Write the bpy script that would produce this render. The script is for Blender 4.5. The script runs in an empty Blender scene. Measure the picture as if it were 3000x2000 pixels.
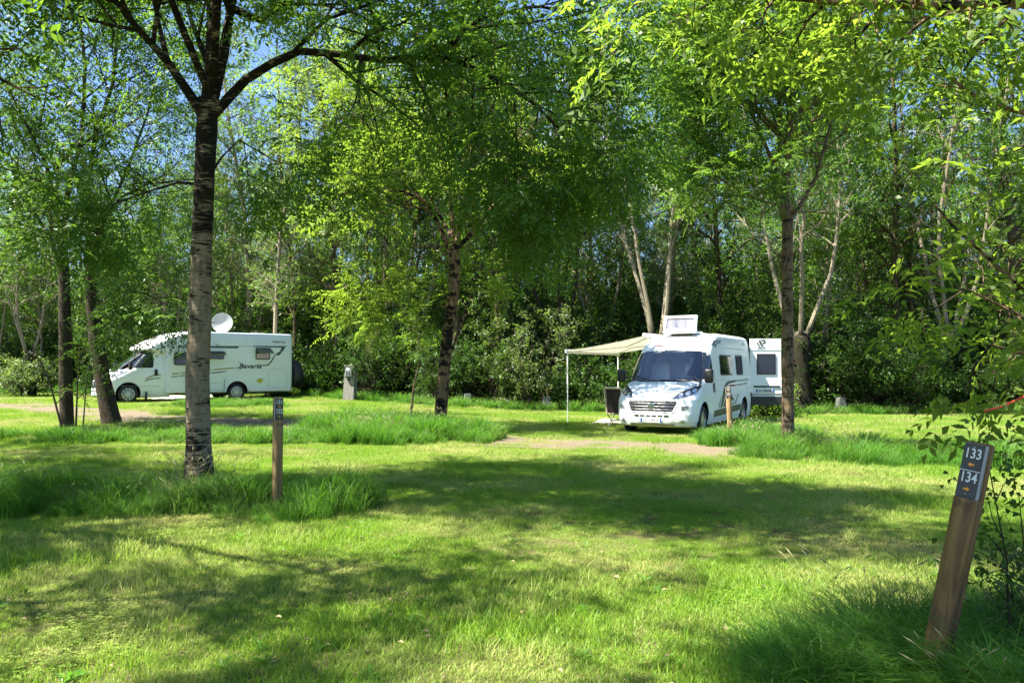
import bpy, bmesh, math, random
import numpy as np
from mathutils import Vector, Matrix, Euler, noise
from mathutils.bvhtree import BVHTree
from mathutils.geometry import delaunay_2d_cdt

scene = bpy.context.scene
COL = scene.collection
F = 2250.0                       # focal length in photo pixels (3000 wide)
CAMZ = 1.6
PITCH = math.atan(79 / F)
R = math.radians

# ------------------------------------------------------------------ basics
def smooth(t):
    t = min(1.0, max(0.0, t)); return t * t * (3 - 2 * t)

def terrain(x, y):
    z = 0.30 * smooth((y - 16) / 12) * smooth((2 - x) / 11)
    z += -0.08 * smooth((y - 12) / 6) * smooth((x + 2) / 4)
    z += 0.10 * smooth((y - 30) / 8)
    z += 0.035 * noise.noise(Vector((x * 0.25, y * 0.25, 3.1))) + 0.012 * noise.noise(Vector((x * 1.1, y * 1.1, 7.7)))
    return z

def ray(px, py):
    u = (px - 1500) / F; v = (1000 - py) / F
    return Vector((u, math.cos(PITCH) - v * math.sin(PITCH), math.sin(PITCH) + v * math.cos(PITCH)))

def at(px, py, Y):
    d = ray(px, py); d *= Y / d.y
    return Vector((d.x, d.y, CAMZ + d.z))

def gp(px, py):
    d = ray(px, py); t = 1.0
    for _ in range(400):
        p = Vector((0, 0, CAMZ)) + d * t
        h = p.z - terrain(p.x, p.y)
        if h < 0.001: break
        t += max(h * 0.8, 0.002)
    return p

def tag(o, label=None, cat=None, group=None, kind=None):
    if label: o['label'] = label
    if cat: o['category'] = cat
    if group: o['group'] = group
    if kind: o['kind'] = kind
    return o

def empty(name, loc=(0, 0, 0), rz=0.0, parent=None):
    o = bpy.data.objects.new(name, None); COL.objects.link(o)
    o.location = loc; o.rotation_euler = (0, 0, rz); o.empty_display_size = 0.2
    if parent: o.parent = parent
    return o

def link(name, me, parent=None, col=None):
    o = bpy.data.objects.new(name, me); (col or COL).objects.link(o)
    if parent: o.parent = parent
    return o

class MB:
    def __init__(s): s.v = []; s.f = []; s.m = []
    def add(s, verts, faces, mi=0):
        b = len(s.v); s.v.extend([tuple(p) for p in verts])
        for f in faces: s.f.append([i + b for i in f]); s.m.append(mi)
        return s
    def box(s, c, size, mi=0, rot=None, bev=0.0, seg=2):
        bm = bmesh.new(); bmesh.ops.create_cube(bm, size=1.0)
        bmesh.ops.scale(bm, vec=size, verts=bm.verts)
        if bev > 0: bmesh.ops.bevel(bm, geom=list(bm.edges), offset=bev, segments=seg, affect='EDGES', profile=0.5)
        M = (rot.to_matrix() if rot is not None else Matrix.Identity(3))
        vs = [M @ v.co + Vector(c) for v in bm.verts]; bm.verts.index_update()
        s.add(vs, [[v.index for v in f.verts] for f in bm.faces], mi); bm.free(); return s
    def tube(s, pts, radii, n=8, mi=0, cap=True):
        pts = [Vector(p) for p in pts]
        if not hasattr(radii, '__len__'): radii = [radii] * len(pts)
        rings = []; prev = None
        for i, p in enumerate(pts):
            t = (pts[min(i + 1, len(pts) - 1)] - pts[max(i - 1, 0)]).normalized()
            a = prev if prev is not None else (Vector((1, 0, 0)) if abs(t.x) < .8 else Vector((0, 1, 0)))
            a = (a - t * a.dot(t)).normalized(); b = t.cross(a); prev = a
            rings.append([p + (a * math.cos(2 * math.pi * k / n) + b * math.sin(2 * math.pi * k / n)) * radii[i] for k in range(n)])
        vs = [q for r in rings for q in r]; fs = []
        for i in range(len(pts) - 1):
            for k in range(n):
                k2 = (k + 1) % n
                fs.append([i * n + k, i * n + k2, (i + 1) * n + k2, (i + 1) * n + k])
        if cap: fs.append(list(range(n))[::-1]); fs.append([(len(pts) - 1) * n + k for k in range(n)])
        return s.add(vs, fs, mi)
    def lathe(s, prof, n=24, mi=0, M=None):
        vs = []; fs = []
        for (r, h) in prof:
            for k in range(n):
                a = 2 * math.pi * k / n; p = Vector((r * math.cos(a), r * math.sin(a), h)); vs.append(M @ p if M else p)
        for i in range(len(prof) - 1):
            for k in range(n):
                k2 = (k + 1) % n; fs.append([i * n + k, i * n + k2, (i + 1) * n + k2, (i + 1) * n + k])
        return s.add(vs, fs, mi)
    def build(s, name, mats, parent=None, sm=False, col=None):
        me = bpy.data.meshes.new(name); me.from_pydata(s.v, [], s.f)
        for m in (mats if isinstance(mats, (list, tuple)) else [mats]): me.materials.append(m)
        me.polygons.foreach_set('material_index', s.m)
        me.update()
        bm = bmesh.new(); bm.from_mesh(me); bmesh.ops.recalc_face_normals(bm, faces=bm.faces); bm.to_mesh(me); bm.free()
        if sm:
            me.polygons.foreach_set('use_smooth', [True] * len(me.polygons))
            try: me.set_sharp_from_angle(angle=R(38))
            except Exception: pass
        return link(name, me, parent, col)

def quad_mesh(name, V, faces_n, mat, tri=False):
    """V: (N*4,3) vertices, every four in order make one face."""
    me = bpy.data.meshes.new(name); n = faces_n
    me.vertices.add(n * 4); me.vertices.foreach_set('co', V.astype(np.float32).ravel())
    me.loops.add(n * 4); me.loops.foreach_set('vertex_index', np.arange(n * 4, dtype=np.int32))
    me.polygons.add(n); me.polygons.foreach_set('loop_start', np.arange(0, n * 4, 4, dtype=np.int32))
    me.materials.append(mat); me.update(calc_edges=True)
    return me

# ------------------------------------------------------------------ materials
def newmat(name):
    m = bpy.data.materials.new(name); m.use_nodes = True; nt = m.node_tree; nt.nodes.clear()
    return m, nt
class NT:
    def __init__(s, nt): s.nt = nt
    def n(s, typ, **kw):
        nd = s.nt.nodes.new(typ)
        for k, v in kw.items():
            if k.startswith('i_'):
                key = k[2:]; key = int(key) if key.isdigit() else key.replace('_', ' ')
                nd.inputs[key].default_value = v
            else: setattr(nd, k, v)
        return nd
    def l(s, a, b): s.nt.links.new(a, b)
def ramp(N, fac, stops, interp='LINEAR'):
    r = N.n('ShaderNodeValToRGB'); r.color_ramp.interpolation = interp
    el = r.color_ramp.elements
    while len(el) < len(stops): el.new(0.5)
    for e, (p, c) in zip(el, stops): e.position = p; e.color = (*c, 1) if len(c) == 3 else c
    N.l(fac, r.inputs[0]); return r.outputs[0]
def mixc(N, fac, a, b, mode='MIX'):
    m = N.n('ShaderNodeMix', data_type='RGBA', blend_type=mode)
    for sock, v in ((m.inputs[0], fac), (m.inputs[6], a), (m.inputs[7], b)):
        if hasattr(v, 'is_linked'): N.l(v, sock)
        elif isinstance(v, (int, float)): sock.default_value = v
        else: sock.default_value = (*v, 1)
    return m.outputs[2]
def math_(N, op, a, b=0.0, c=None):
    m = N.n('ShaderNodeMath', operation=op)
    for sock, v in zip(m.inputs, (a, b, c)):
        if v is None: continue
        if hasattr(v, 'is_linked'): N.l(v, sock)
        else: sock.default_value = v
    return m.outputs[0]
def noise_(N, vec, scale, detail=3, rough=.55, dist=0.0):
    t = N.n('ShaderNodeTexNoise'); t.inputs['Scale'].default_value = scale; t.inputs['Detail'].default_value = detail
    t.inputs['Roughness'].default_value = rough; t.inputs['Distortion'].default_value = dist
    if vec is not None: N.l(vec, t.inputs['Vector'])
    return t.outputs['Fac']
def mapping(N, vec, sc):
    m = N.n('ShaderNodeMapping'); m.inputs['Scale'].default_value = sc; N.l(vec, m.inputs['Vector']); return m.outputs[0]

def simple(name, col, rough=.5, metal=0.0, spec=.5, dirt=0.0, coat=0.0, bump=0.0, dscale=3.0, dirtcol=None):
    m, nt = newmat(name); N = NT(nt)
    b = N.n('ShaderNodeBsdfPrincipled'); b.inputs['Roughness'].default_value = rough; b.inputs['Metallic'].default_value = metal
    b.inputs['Specular IOR Level'].default_value = spec; b.inputs['Coat Weight'].default_value = coat; b.inputs['Coat Roughness'].default_value = .08
    tc = N.n('ShaderNodeTexCoord').outputs['Object']
    nz = noise_(N, tc, dscale, 6, .65)
    f = math_(N, 'MULTIPLY', ramp(N, nz, [(.42, (0, 0, 0)), (.75, (1, 1, 1))]), dirt)
    dc = dirtcol or tuple(c * .45 for c in col)
    N.l(mixc(N, f, col, dc), b.inputs['Base Color'])
    if bump:
        bp = N.n('ShaderNodeBump'); bp.inputs['Strength'].default_value = bump; bp.inputs['Distance'].default_value = .01
        N.l(noise_(N, tc, 60, 3), bp.inputs['Height']); N.l(bp.outputs[0], b.inputs['Normal'])
    o = N.n('ShaderNodeOutputMaterial'); N.l(b.outputs[0], o.inputs[0]); return m

def leafmat(name, dark, light, trans, gloss=.35, tmix=.42, rough=.42):
    m, nt = newmat(name); N = NT(nt)
    g = N.n('ShaderNodeNewGeometry'); oi = N.n('ShaderNodeObjectInfo')
    c = mixc(N, g.outputs['Random Per Island'], dark, light)
    big = noise_(N, g.outputs['Position'], .55, 2)
    bf = ramp(N, big, [(.35, (0, 0, 0)), (.65, (1, 1, 1))])
    c = mixc(N, math_(N, 'MULTIPLY', bf, .35), c, tuple(x * .6 for x in dark))
    hs = N.n('ShaderNodeHueSaturation'); N.l(c, hs.inputs['Color'])
    N.l(math_(N, 'MULTIPLY_ADD', oi.outputs['Random'], .03, .485), hs.inputs['Hue'])
    N.l(math_(N, 'MULTIPLY_ADD', oi.outputs['Random'], .4, .8), hs.inputs['Value'])
    b = N.n('ShaderNodeBsdfPrincipled'); b.inputs['Roughness'].default_value = rough; b.inputs['Specular IOR Level'].default_value = gloss
    N.l(hs.outputs[0], b.inputs['Base Color'])
    t = N.n('ShaderNodeBsdfTranslucent')
    N.l(mixc(N, g.outputs['Random Per Island'], trans, tuple(x * .6 for x in trans)), t.inputs['Color'])
    mx = N.n('ShaderNodeMixShader'); mx.inputs[0].default_value = tmix; N.l(b.outputs[0], mx.inputs[1]); N.l(t.outputs[0], mx.inputs[2])
    o = N.n('ShaderNodeOutputMaterial'); N.l(mx.outputs[0], o.inputs[0]); return m

def barkmat(name, base, dark, moss=(.10, .11, .03), mossamt=.3, marks=.5, markscale=(3, 3, 16), upper=None, crack=.6, ridgescale=14, low=None):
    """pale bark with dark horizontal marks; upper=(z0,z1): mostly dark between those heights"""
    m, nt = newmat(name); N = NT(nt)
    tc = N.n('ShaderNodeTexCoord').outputs['Object']
    sep = N.n('ShaderNodeSeparateXYZ'); N.l(tc, sep.inputs[0])
    f1 = noise_(N, mapping(N, tc, markscale), 1.6, 4, .6, .4)
    f2 = noise_(N, mapping(N, tc, (1.6, 1.6, 3.2)), 2.2, 4, .6)
    thr = math_(N, 'ADD', math_(N, 'MULTIPLY', f1, .6), math_(N, 'MULTIPLY', f2, .5))
    if upper:
        up = N.n('ShaderNodeMapRange'); up.inputs[1].default_value = upper[0]; up.inputs[2].default_value = upper[1]; up.inputs[3].default_value = 0; up.inputs[4].default_value = upper[2]
        N.l(sep.outputs[2], up.inputs[0]); thr = math_(N, 'ADD', thr, up.outputs[0])
        lo = N.n('ShaderNodeMapRange'); lo.inputs[1].default_value = 1.3; lo.inputs[2].default_value = 0.2; lo.inputs[3].default_value = 0; lo.inputs[4].default_value = .12
        N.l(sep.outputs[2], lo.inputs[0]); thr = math_(N, 'ADD', thr, lo.outputs[0])
    mk = ramp(N, thr, [(.70 - marks * .22, (0, 0, 0)), (.76 - marks * .22, (1, 1, 1))])
    c0 = mixc(N, noise_(N, mapping(N, tc, (4, 4, 9)), 3, 5), base, tuple(x * .55 for x in base))
    rid = noise_(N, mapping(N, tc, (ridgescale, ridgescale, 3.5)), 1.5, 4, .65)
    c0 = mixc(N, math_(N, 'MULTIPLY', ramp(N, rid, [(.5, (0, 0, 0)), (.62, (1, 1, 1))]), crack), c0, dark)
    c1 = mixc(N, mk, c0, dark)
    ms = ramp(N, noise_(N, tc, 2.3, 5, .7), [(.5, (0, 0, 0)), (.68, (1, 1, 1))])
    c2 = mixc(N, math_(N, 'MULTIPLY', ms, mossamt), c1, moss)
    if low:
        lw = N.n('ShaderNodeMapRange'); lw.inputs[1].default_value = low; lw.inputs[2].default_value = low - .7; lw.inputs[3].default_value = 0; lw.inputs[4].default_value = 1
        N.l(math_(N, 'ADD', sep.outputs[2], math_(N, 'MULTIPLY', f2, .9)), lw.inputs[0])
        c2 = mixc(N, lw.outputs[0], c2, mixc(N, f2, (.010, .009, .006), (.028, .025, .012)))  # lower bole near black: dark moss, deepened further as painted shade
    b = N.n('ShaderNodeBsdfPrincipled'); b.inputs['Roughness'].default_value = .9; b.inputs['Specular IOR Level'].default_value = .15
    N.l(c2, b.inputs['Base Color'])
    bp = N.n('ShaderNodeBump'); bp.inputs['Strength'].default_value = .8; bp.inputs['Distance'].default_value = .02
    h = math_(N, 'SUBTRACT', math_(N, 'MULTIPLY', f1, .6), math_(N, 'MULTIPLY', rid, .9))
    N.l(h, bp.inputs['Height']); N.l(bp.outputs[0], b.inputs['Normal'])
    o = N.n('ShaderNodeOutputMaterial'); N.l(b.outputs[0], o.inputs[0]); return m

M = {}
M['paint'] = simple('white_paint', (.82, .83, .81), .38, coat=.2, dirt=.10, dscale=1.6, dirtcol=(.55, .56, .50))
M['gelcoat'] = simple('white_gelcoat', (.78, .80, .77), .35, coat=.2, dirt=.14, dscale=1.3, dirtcol=(.52, .56, .46))
M['seam'] = simple('seam_grey', (.28, .30, .29), .6)
M['black'] = simple('black_plastic', (.015, .015, .016), .45, dirt=.3, dirtcol=(.04, .04, .035))
M['rubber'] = simple('tyre_rubber', (.02, .02, .02), .85, dirt=.6, dirtcol=(.06, .05, .035), dscale=9)
M['alloy'] = simple('wheel_silver', (.55, .56, .57), .32, metal=.7, dirt=.4, dirtcol=(.2, .18, .15), dscale=8)
M['chrome'] = simple('chrome', (.75, .75, .76), .12, metal=1)
M['darkglass'] = simple('tinted_acrylic', (.012, .014, .015), .06, spec=.8, coat=.4)
M['charcoal'] = simple('charcoal_decal', (.06, .075, .07), .4)
M['grey'] = simple('grey_decal', (.26, .29, .27), .4)
M['maroon'] = simple('maroon_decal', (.16, .035, .03), .4)
M['red'] = simple('red_decal', (.65, .06, .07), .4)
M['gold'] = simple('gold_decal', (.36, .29, .05), .4)
M['blue'] = simple('blue_band', (.02, .07, .35), .4)
M['plate'] = simple('plate_white', (.75, .76, .74), .4)
M['ink'] = simple('black_ink', (.02, .02, .02), .5)
M['beige'] = simple('beige_fabric', (.55, .46, .29), .85, dirt=.2)
M['mesh'] = simple('brown_mesh_fabric', (.045, .028, .022), .9)
M['steel'] = simple('grey_steel', (.35, .35, .34), .4, metal=.8)
M['whitemetal'] = simple('white_metal', (.78, .78, .76), .4, dirt=.1)
M['mat'] = simple('pale_ground_mat', (.62, .55, .50), .9, dirt=.35, dirtcol=(.32, .26, .22), dscale=6)
M['signboard'] = simple('sign_board', (.045, .045, .043), .45, dirt=.25, dirtcol=(.09, .09, .08), dscale=20)
M['signtext'] = simple('sign_white', (.75, .76, .75), .5)
M['orange'] = simple('sign_orange', (.85, .33, .03), .5)
M['signedge'] = simple('sign_grey_edge', (.36, .39, .41), .45)
M['interior'] = simple('cab_interior', (.42, .52, .64), .8)  # light blue stands in for sky reflected in the windscreen
M['seatfab'] = simple('seat_cover', (.72, .75, .76), .9)
M['concrete'] = simple('concrete', (.11, .12, .105), .9, dirt=.6, bump=.4, dscale=6)
M['cover'] = simple('black_bike_cover', (.03, .03, .033), .5, dirt=.2)
M['stain'] = simple('yellow_stain', (.55, .48, .05), .7)
M['blind'] = simple('cream_blind', (.45, .45, .40), .8)
M['lamp'] = simple('clear_lens', (.55, .57, .6), .08, metal=.6)
M['lens'] = simple('indicator_orange', (.6, .18, .03), .25)
M['redtwig'] = simple('red_cord', (.75, .07, .04), .5)

def glassmat():
    m, nt = newmat('windscreen_glass'); N = NT(nt)
    t = N.n('ShaderNodeBsdfTransparent'); t.inputs[0].default_value = (.88, .96, 1, 1)  # bluish tint helps imitate the sky reflection
    g = N.n('ShaderNodeBsdfGlossy'); g.inputs['Roughness'].default_value = .03; g.inputs[0].default_value = (.9, .95, 1, 1)
    f = N.n('ShaderNodeFresnel'); f.inputs[0].default_value = 1.9
    mx = N.n('ShaderNodeMixShader'); N.l(f.outputs[0], mx.inputs[0]); N.l(t.outputs[0], mx.inputs[1]); N.l(g.outputs[0], mx.inputs[2])
    o = N.n('ShaderNodeOutputMaterial'); N.l(mx.outputs[0], o.inputs[0]); return m
M['glass'] = glassmat()
def acrylic():
    m, nt = newmat('clear_flap_acrylic'); N = NT(nt)
    t = N.n('ShaderNodeBsdfTransparent'); t.inputs[0].default_value = (.35, .38, .38, 1)
    g = N.n('ShaderNodeBsdfGlossy'); g.inputs['Roughness'].default_value = .08
    mx = N.n('ShaderNodeMixShader'); mx.inputs[0].default_value = .18; N.l(t.outputs[0], mx.inputs[1]); N.l(g.outputs[0], mx.inputs[2])
    o = N.n('ShaderNodeOutputMaterial'); N.l(mx.outputs[0], o.inputs[0]); return m
M['flap'] = acrylic()
def awningmat():
    m, nt = newmat('awning_fabric'); N = NT(nt)
    tc = N.n('ShaderNodeTexCoord').outputs['Object']
    w = N.n('ShaderNodeTexWave'); w.inputs['Scale'].default_value = 3.0; N.l(mapping(N, tc, (0, 1, 0)), w.inputs['Vector'])
    c = mixc(N, w.outputs[1], (.40, .39, .30), (.32, .31, .235))
    d = N.n('ShaderNodeBsdfDiffuse'); N.l(c, d.inputs[0]); t = N.n('ShaderNodeBsdfTranslucent'); N.l(c, t.inputs[0])
    mx = N.n('ShaderNodeMixShader'); mx.inputs[0].default_value = .35; N.l(d.outputs[0], mx.inputs[1]); N.l(t.outputs[0], mx.inputs[2])
    o = N.n('ShaderNodeOutputMaterial'); N.l(mx.outputs[0], o.inputs[0]); return m
M['awning'] = awningmat()
def postwood(name, base, dark):
    m, nt = newmat(name); N = NT(nt)
    tc = N.n('ShaderNodeTexCoord').outputs['Object']
    f = noise_(N, mapping(N, tc, (14, 14, 1.1)), 1.5, 4, .6, 1.5)
    w = N.n('ShaderNodeTexWave', bands_direction='X'); w.inputs['Scale'].default_value = 9; w.inputs['Distortion'].default_value = 7; w.inputs['Detail'].default_value = 3; w.inputs['Detail Scale'].default_value = .7
    N.l(mapping(N, tc, (1, 1, .10)), w.inputs['Vector'])
    c = mixc(N, ramp(N, f, [(.35, (0, 0, 0)), (.7, (1, 1, 1))]), base, dark)
    c = mixc(N, math_(N, 'MULTIPLY', w.outputs[1], .45), c, tuple(x * .5 for x in dark))
    sp = ramp(N, noise_(N, tc, 9, 4), [(.62, (0, 0, 0)), (.70, (1, 1, 1))])
    c = mixc(N, math_(N, 'MULTIPLY', sp, .5), c, tuple(x * .35 for x in dark))
    b = N.n('ShaderNodeBsdfPrincipled'); b.inputs['Roughness'].default_value = .75; N.l(c, b.inputs['Base Color'])
    bp = N.n('ShaderNodeBump'); bp.inputs['Strength'].default_value = .5; bp.inputs['Distance'].default_value = .004; N.l(f, bp.inputs['Height']); N.l(bp.outputs[0], b.inputs['Normal'])
    o = N.n('ShaderNodeOutputMaterial'); N.l(b.outputs[0], o.inputs[0]); return m
M['postdark'] = postwood('post_wood_brown', (.25, .145, .042), (.085, .045, .014))
M['postpale'] = postwood('post_wood_tan', (.34, .22, .09), (.20, .125, .05))
M['planks'] = postwood('grey_planks', (.36, .33, .29), (.2, .18, .15))

M['bark_main'] = barkmat('bark_pale_dark_marks', (.33, .265, .18), (.016, .012, .009), mossamt=.22, marks=.50, markscale=(4.5, 4.5, 34), upper=(2.7, 3.9, .15), crack=.35)
M['bark_mid'] = barkmat('bark_brown_patchy', (.24, .155, .09), (.010, .008, .006), mossamt=.15, marks=.82, markscale=(2.5, 2.5, 5))  # dark patchy bark; the tan patches also stand for sunlit spots
M['bark_right'] = barkmat('bark_ridged_tan', (.21, .15, .095), (.03, .022, .015), moss=(.17, .11, .025), mossamt=.4, marks=.5, crack=.95, ridgescale=17)
M['bark_dark'] = barkmat('bark_dark_brown', (.065, .05, .035), (.02, .016, .012), mossamt=.4, marks=.4)  # dark brown bark with random moss and marks
M['bark_pale'] = barkmat('bark_pale_grey', (.30, .26, .18), (.06, .05, .035), mossamt=.3, marks=.2, crack=.3, low=4.0)  # below low the bark turns to moss with shade painted in
M['bark_moss'] = barkmat('bark_mossy', (.11, .085, .05), (.02, .016, .01), moss=(.13, .13, .02), mossamt=.7, marks=.4)

M['leaf_bright'] = leafmat('leaves_bright', (.06, .135, .013), (.12, .20, .028), (.37, .57, .045), gloss=.2, tmix=.48)
M['leaf_mid'] = leafmat('leaves_mid', (.045, .11, .014), (.09, .165, .028), (.25, .46, .035), gloss=.28, tmix=.44)
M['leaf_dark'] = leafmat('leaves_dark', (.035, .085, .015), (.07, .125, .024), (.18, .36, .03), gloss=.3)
M['leaf_silver'] = leafmat('leaves_greygreen', (.06, .105, .035), (.15, .20, .08), (.26, .40, .06), gloss=.45, rough=.45)
M['ivy'] = leafmat('undergrowth_leaves', (.022, .055, .012), (.065, .115, .024), (.12, .26, .025), gloss=.22, tmix=.33)
def grassmat(name, a, b_, dry, t, drylevel=.5):
    m, nt = newmat(name); N = NT(nt)
    g = N.n('ShaderNodeNewGeometry')
    c = mixc(N, g.outputs['Random Per Island'], a, b_)
    nz = noise_(N, g.outputs['Position'], .45, 5, .65)
    f = ramp(N, nz, [(.45 , (.04, .04, .04)), (.66, (1, 1, 1))])
    r2 = ramp(N, g.outputs['Random Per Island'], [(1 - drylevel - .1, (.25, .25, .25)), (1 - drylevel + .1, (1, 1, 1))])
    f = math_(N, 'MULTIPLY', f, r2)
    c = mixc(N, f, c, dry)
    b = N.n('ShaderNodeBsdfPrincipled'); b.inputs['Roughness'].default_value = .5; b.inputs['Specular IOR Level'].default_value = .25
    N.l(c, b.inputs['Base Color'])
    tr = N.n('ShaderNodeBsdfTranslucent'); N.l(mixc(N, f, t, tuple(x * 1.2 for x in dry)), tr.inputs[0])
    mx = N.n('ShaderNodeMixShader'); mx.inputs[0].default_value = .4; N.l(b.outputs[0], mx.inputs[1]); N.l(tr.outputs[0], mx.inputs[2])
    o = N.n('ShaderNodeOutputMaterial'); N.l(mx.outputs[0], o.inputs[0]); return m
M['grass'] = grassmat('lawn_blades', (.085, .19, .014), (.22, .35, .040), (.48, .46, .17), (.33, .54, .03), .66)
M['tall'] = grassmat('tall_blades', (.045, .14, .015), (.095, .22, .028), (.24, .27, .08), (.16, .40, .02), .15)
M['straw'] = grassmat('straw_stems', (.35, .32, .17), (.28, .30, .14), (.4, .36, .2), (.3, .3, .12))

def groundmat():
    m, nt = newmat('meadow_soil'); N = NT(nt)
    tc = N.n('ShaderNodeNewGeometry').outputs['Position']
    c = mixc(N, noise_(N, tc, 2.2, 6, .7), (.055, .070, .018), (.13, .125, .045))
    c = mixc(N, ramp(N, noise_(N, tc, 9, 5, .7), [(.5, (0, 0, 0)), (.75, (1, 1, 1))]), c, (.13, .10, .05))
    b = N.n('ShaderNodeBsdfPrincipled'); b.inputs['Roughness'].default_value = .95; b.inputs['Specular IOR Level'].default_value = .05; N.l(c, b.inputs['Base Color'])
    bp = N.n('ShaderNodeBump'); bp.inputs['Distance'].default_value = .03; N.l(noise_(N, tc, 30, 4), bp.inputs['Height']); N.l(bp.outputs[0], b.inputs['Normal'])
    o = N.n('ShaderNodeOutputMaterial'); N.l(b.outputs[0], o.inputs[0]); return m
M['ground'] = groundmat()
def trackmat():
    m, nt = newmat('dirt_track'); N = NT(nt)
    tc = N.n('ShaderNodeNewGeometry').outputs['Position']
    c = mixc(N, noise_(N, tc, 1.4, 6, .7), (.165, .125, .070), (.08, .06, .035))
    c = mixc(N, ramp(N, noise_(N, tc, 14, 4, .7), [(.52, (0, 0, 0)), (.7, (1, 1, 1))]), c, (.22, .18, .115))
    b = N.n('ShaderNodeBsdfPrincipled'); b.inputs['Roughness'].default_value = .95; N.l(c, b.inputs['Base Color'])
    bp = N.n('ShaderNodeBump'); bp.inputs['Distance'].default_value = .03; N.l(noise_(N, tc, 22, 5), bp.inputs['Height']); N.l(bp.outputs[0], b.inputs['Normal'])
    o = N.n('ShaderNodeOutputMaterial'); N.l(b.outputs[0], o.inputs[0]); return m
M['track'] = trackmat()

# ------------------------------------------------------------------ ground
def build_ground():
    xs = np.concatenate([np.linspace(-400, -42, 14), np.linspace(-40, 40, 161), np.linspace(42, 400, 14)])
    ys = np.concatenate([np.linspace(-60, -3, 12), np.linspace(-2, 50, 131), np.linspace(54, 500, 20)])
    mb = MB(); vs = [(x, y, terrain(x, y)) for y in ys for x in xs]; W = len(xs)
    mb.add(vs, [[j * W + i, j * W + i + 1, (j + 1) * W + i + 1, (j + 1) * W + i] for j in range(len(ys) - 1) for i in range(W - 1)])
    return tag(mb.build('ground', M['ground'], sm=True), 'grassy soil of the camping meadow', 'ground', kind='structure')
build_ground()
TRK = [gp(*p) for p in ((-700, 1184), (-250, 1184), (0, 1188), (200, 1199), (400, 1220), (560, 1232), (850, 1248), (1100, 1266), (1300, 1282), (1500, 1294), (1700, 1303), (1950, 1314), (2150, 1328), (2400, 1345))]
def catmull(P, n):
    out = []
    for i in range(len(P) - 1):
        p0 = P[max(i - 1, 0)]; p1 = P[i]; p2 = P[i + 1]; p3 = P[min(i + 2, len(P) - 1)]
        for k in range(n):
            t = k / n
            out.append(0.5 * ((2 * p1) + (p2 - p0) * t + (2 * p0 - 5 * p1 + 4 * p2 - p3) * t * t + (3 * p1 - p0 - 3 * p2 + p3) * t ** 3))
    out.append(P[-1]); return out
TRKP = catmull([p.copy() for p in TRK], 12)
TRKA = np.array([[p.x, p.y] for p in TRKP])
def build_track():
    mb = MB(); rows = []
    n = 11
    for i, p in enumerate(TRKP):
        t = (TRKP[min(i + 1, len(TRKP) - 1)] - TRKP[max(i - 1, 0)]); t.z = 0; t.normalize(); nrm = Vector((-t.y, t.x, 0))
        hw = 1.35 + .25 * noise.noise(Vector((i * .3, 0, 5))) 
        for k in range(n):
            s = (k / (n - 1) * 2 - 1) * hw; q = p + nrm * s
            rows.append((q.x, q.y, terrain(q.x, q.y) + .02))
    mb.add(rows, [[i * n + k, i * n + k + 1, (i + 1) * n + k + 1, (i + 1) * n + k] for i in range(len(TRKP) - 1) for k in range(n - 1)])
    tag(mb.build('dirt_track', M['track'], sm=True), 'pale dirt track crossing the meadow', 'path', kind='structure')
build_track()
def trackdist(x, y):
    return float(np.sqrt(((TRKA - (x, y)) ** 2).sum(1).min()))
# ------------------------------------------------------------------ leaves
def leaf_quad(base, tip, width, up, fold=.25):
    d = tip - base; s = np.cross(d, up); s /= (np.linalg.norm(s) + 1e-9)
    m = base + d * .45; u = np.cross(s, d); u /= (np.linalg.norm(u) + 1e-9)
    return [base, m + s * width * .5 + u * width * fold, tip - u * width * .2, m - s * width * .5 + u * width * fold]
def twiglet(rng, length=.38, nleaf=5, nlet=9, ll=.075, lw=.024, rach=.2):
    """a leafy shoot along +X with alternating compound leaves; returns (V,3)"""
    V = []
    for i in range(nleaf):
        t = (i + .8) / nleaf; p = np.array([length * t, 0, -.03 * t * t])
        az = (i % 2) * math.pi + rng.uniform(-.7, .7); el = rng.uniform(.1, .9)
        if i == nleaf - 1: d = np.array([1, rng.uniform(-.3, .3), rng.uniform(-.3, .2)])
        else: d = np.array([el, math.cos(az) * .9, math.sin(az) * .45 + rng.uniform(-.3, .3)])
        d /= np.linalg.norm(d); s = np.cross(d, [0, 0, 1.]); s /= np.linalg.norm(s)
        L = rach * rng.uniform(.7, 1.15)
        for k in range(nlet):
            tt = .3 + .7 * (k // 2) / max(1, (nlet // 2)); q = p + d * L * tt + np.array([0, 0, -.25 * L * tt * tt])
            if k == nlet - 1: e = d
            else: e = d * .5 + s * (1 if k % 2 else -1)
            e = e + rng.normal(0, .18, 3); e[2] -= .25; e /= np.linalg.norm(e)
            V += leaf_quad(q, q + e * ll * rng.uniform(.75, 1.2), lw * rng.uniform(.8, 1.2), np.array([rng.normal(0, .35), rng.normal(0, .35), 1.]))
    return np.array(V)
def broad(rng, length=.4, nleaf=14, ll=.13, lw=.06):
    V = []
    for i in range(nleaf):
        t = rng.uniform(.1, 1); p = np.array([length * t, 0, 0]) + rng.normal(0, .05, 3)
        e = np.array([rng.uniform(-.2, 1), rng.normal(0, .7), rng.normal(-.15, .5)]); e /= np.linalg.norm(e)
        V += leaf_quad(p, p + e * ll * rng.uniform(.6, 1.2), lw * rng.uniform(.7, 1.2), np.array([rng.normal(0, .5), rng.normal(0, .5), 1.]))
    return np.array(V)
rg = np.random.default_rng(5)
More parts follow.
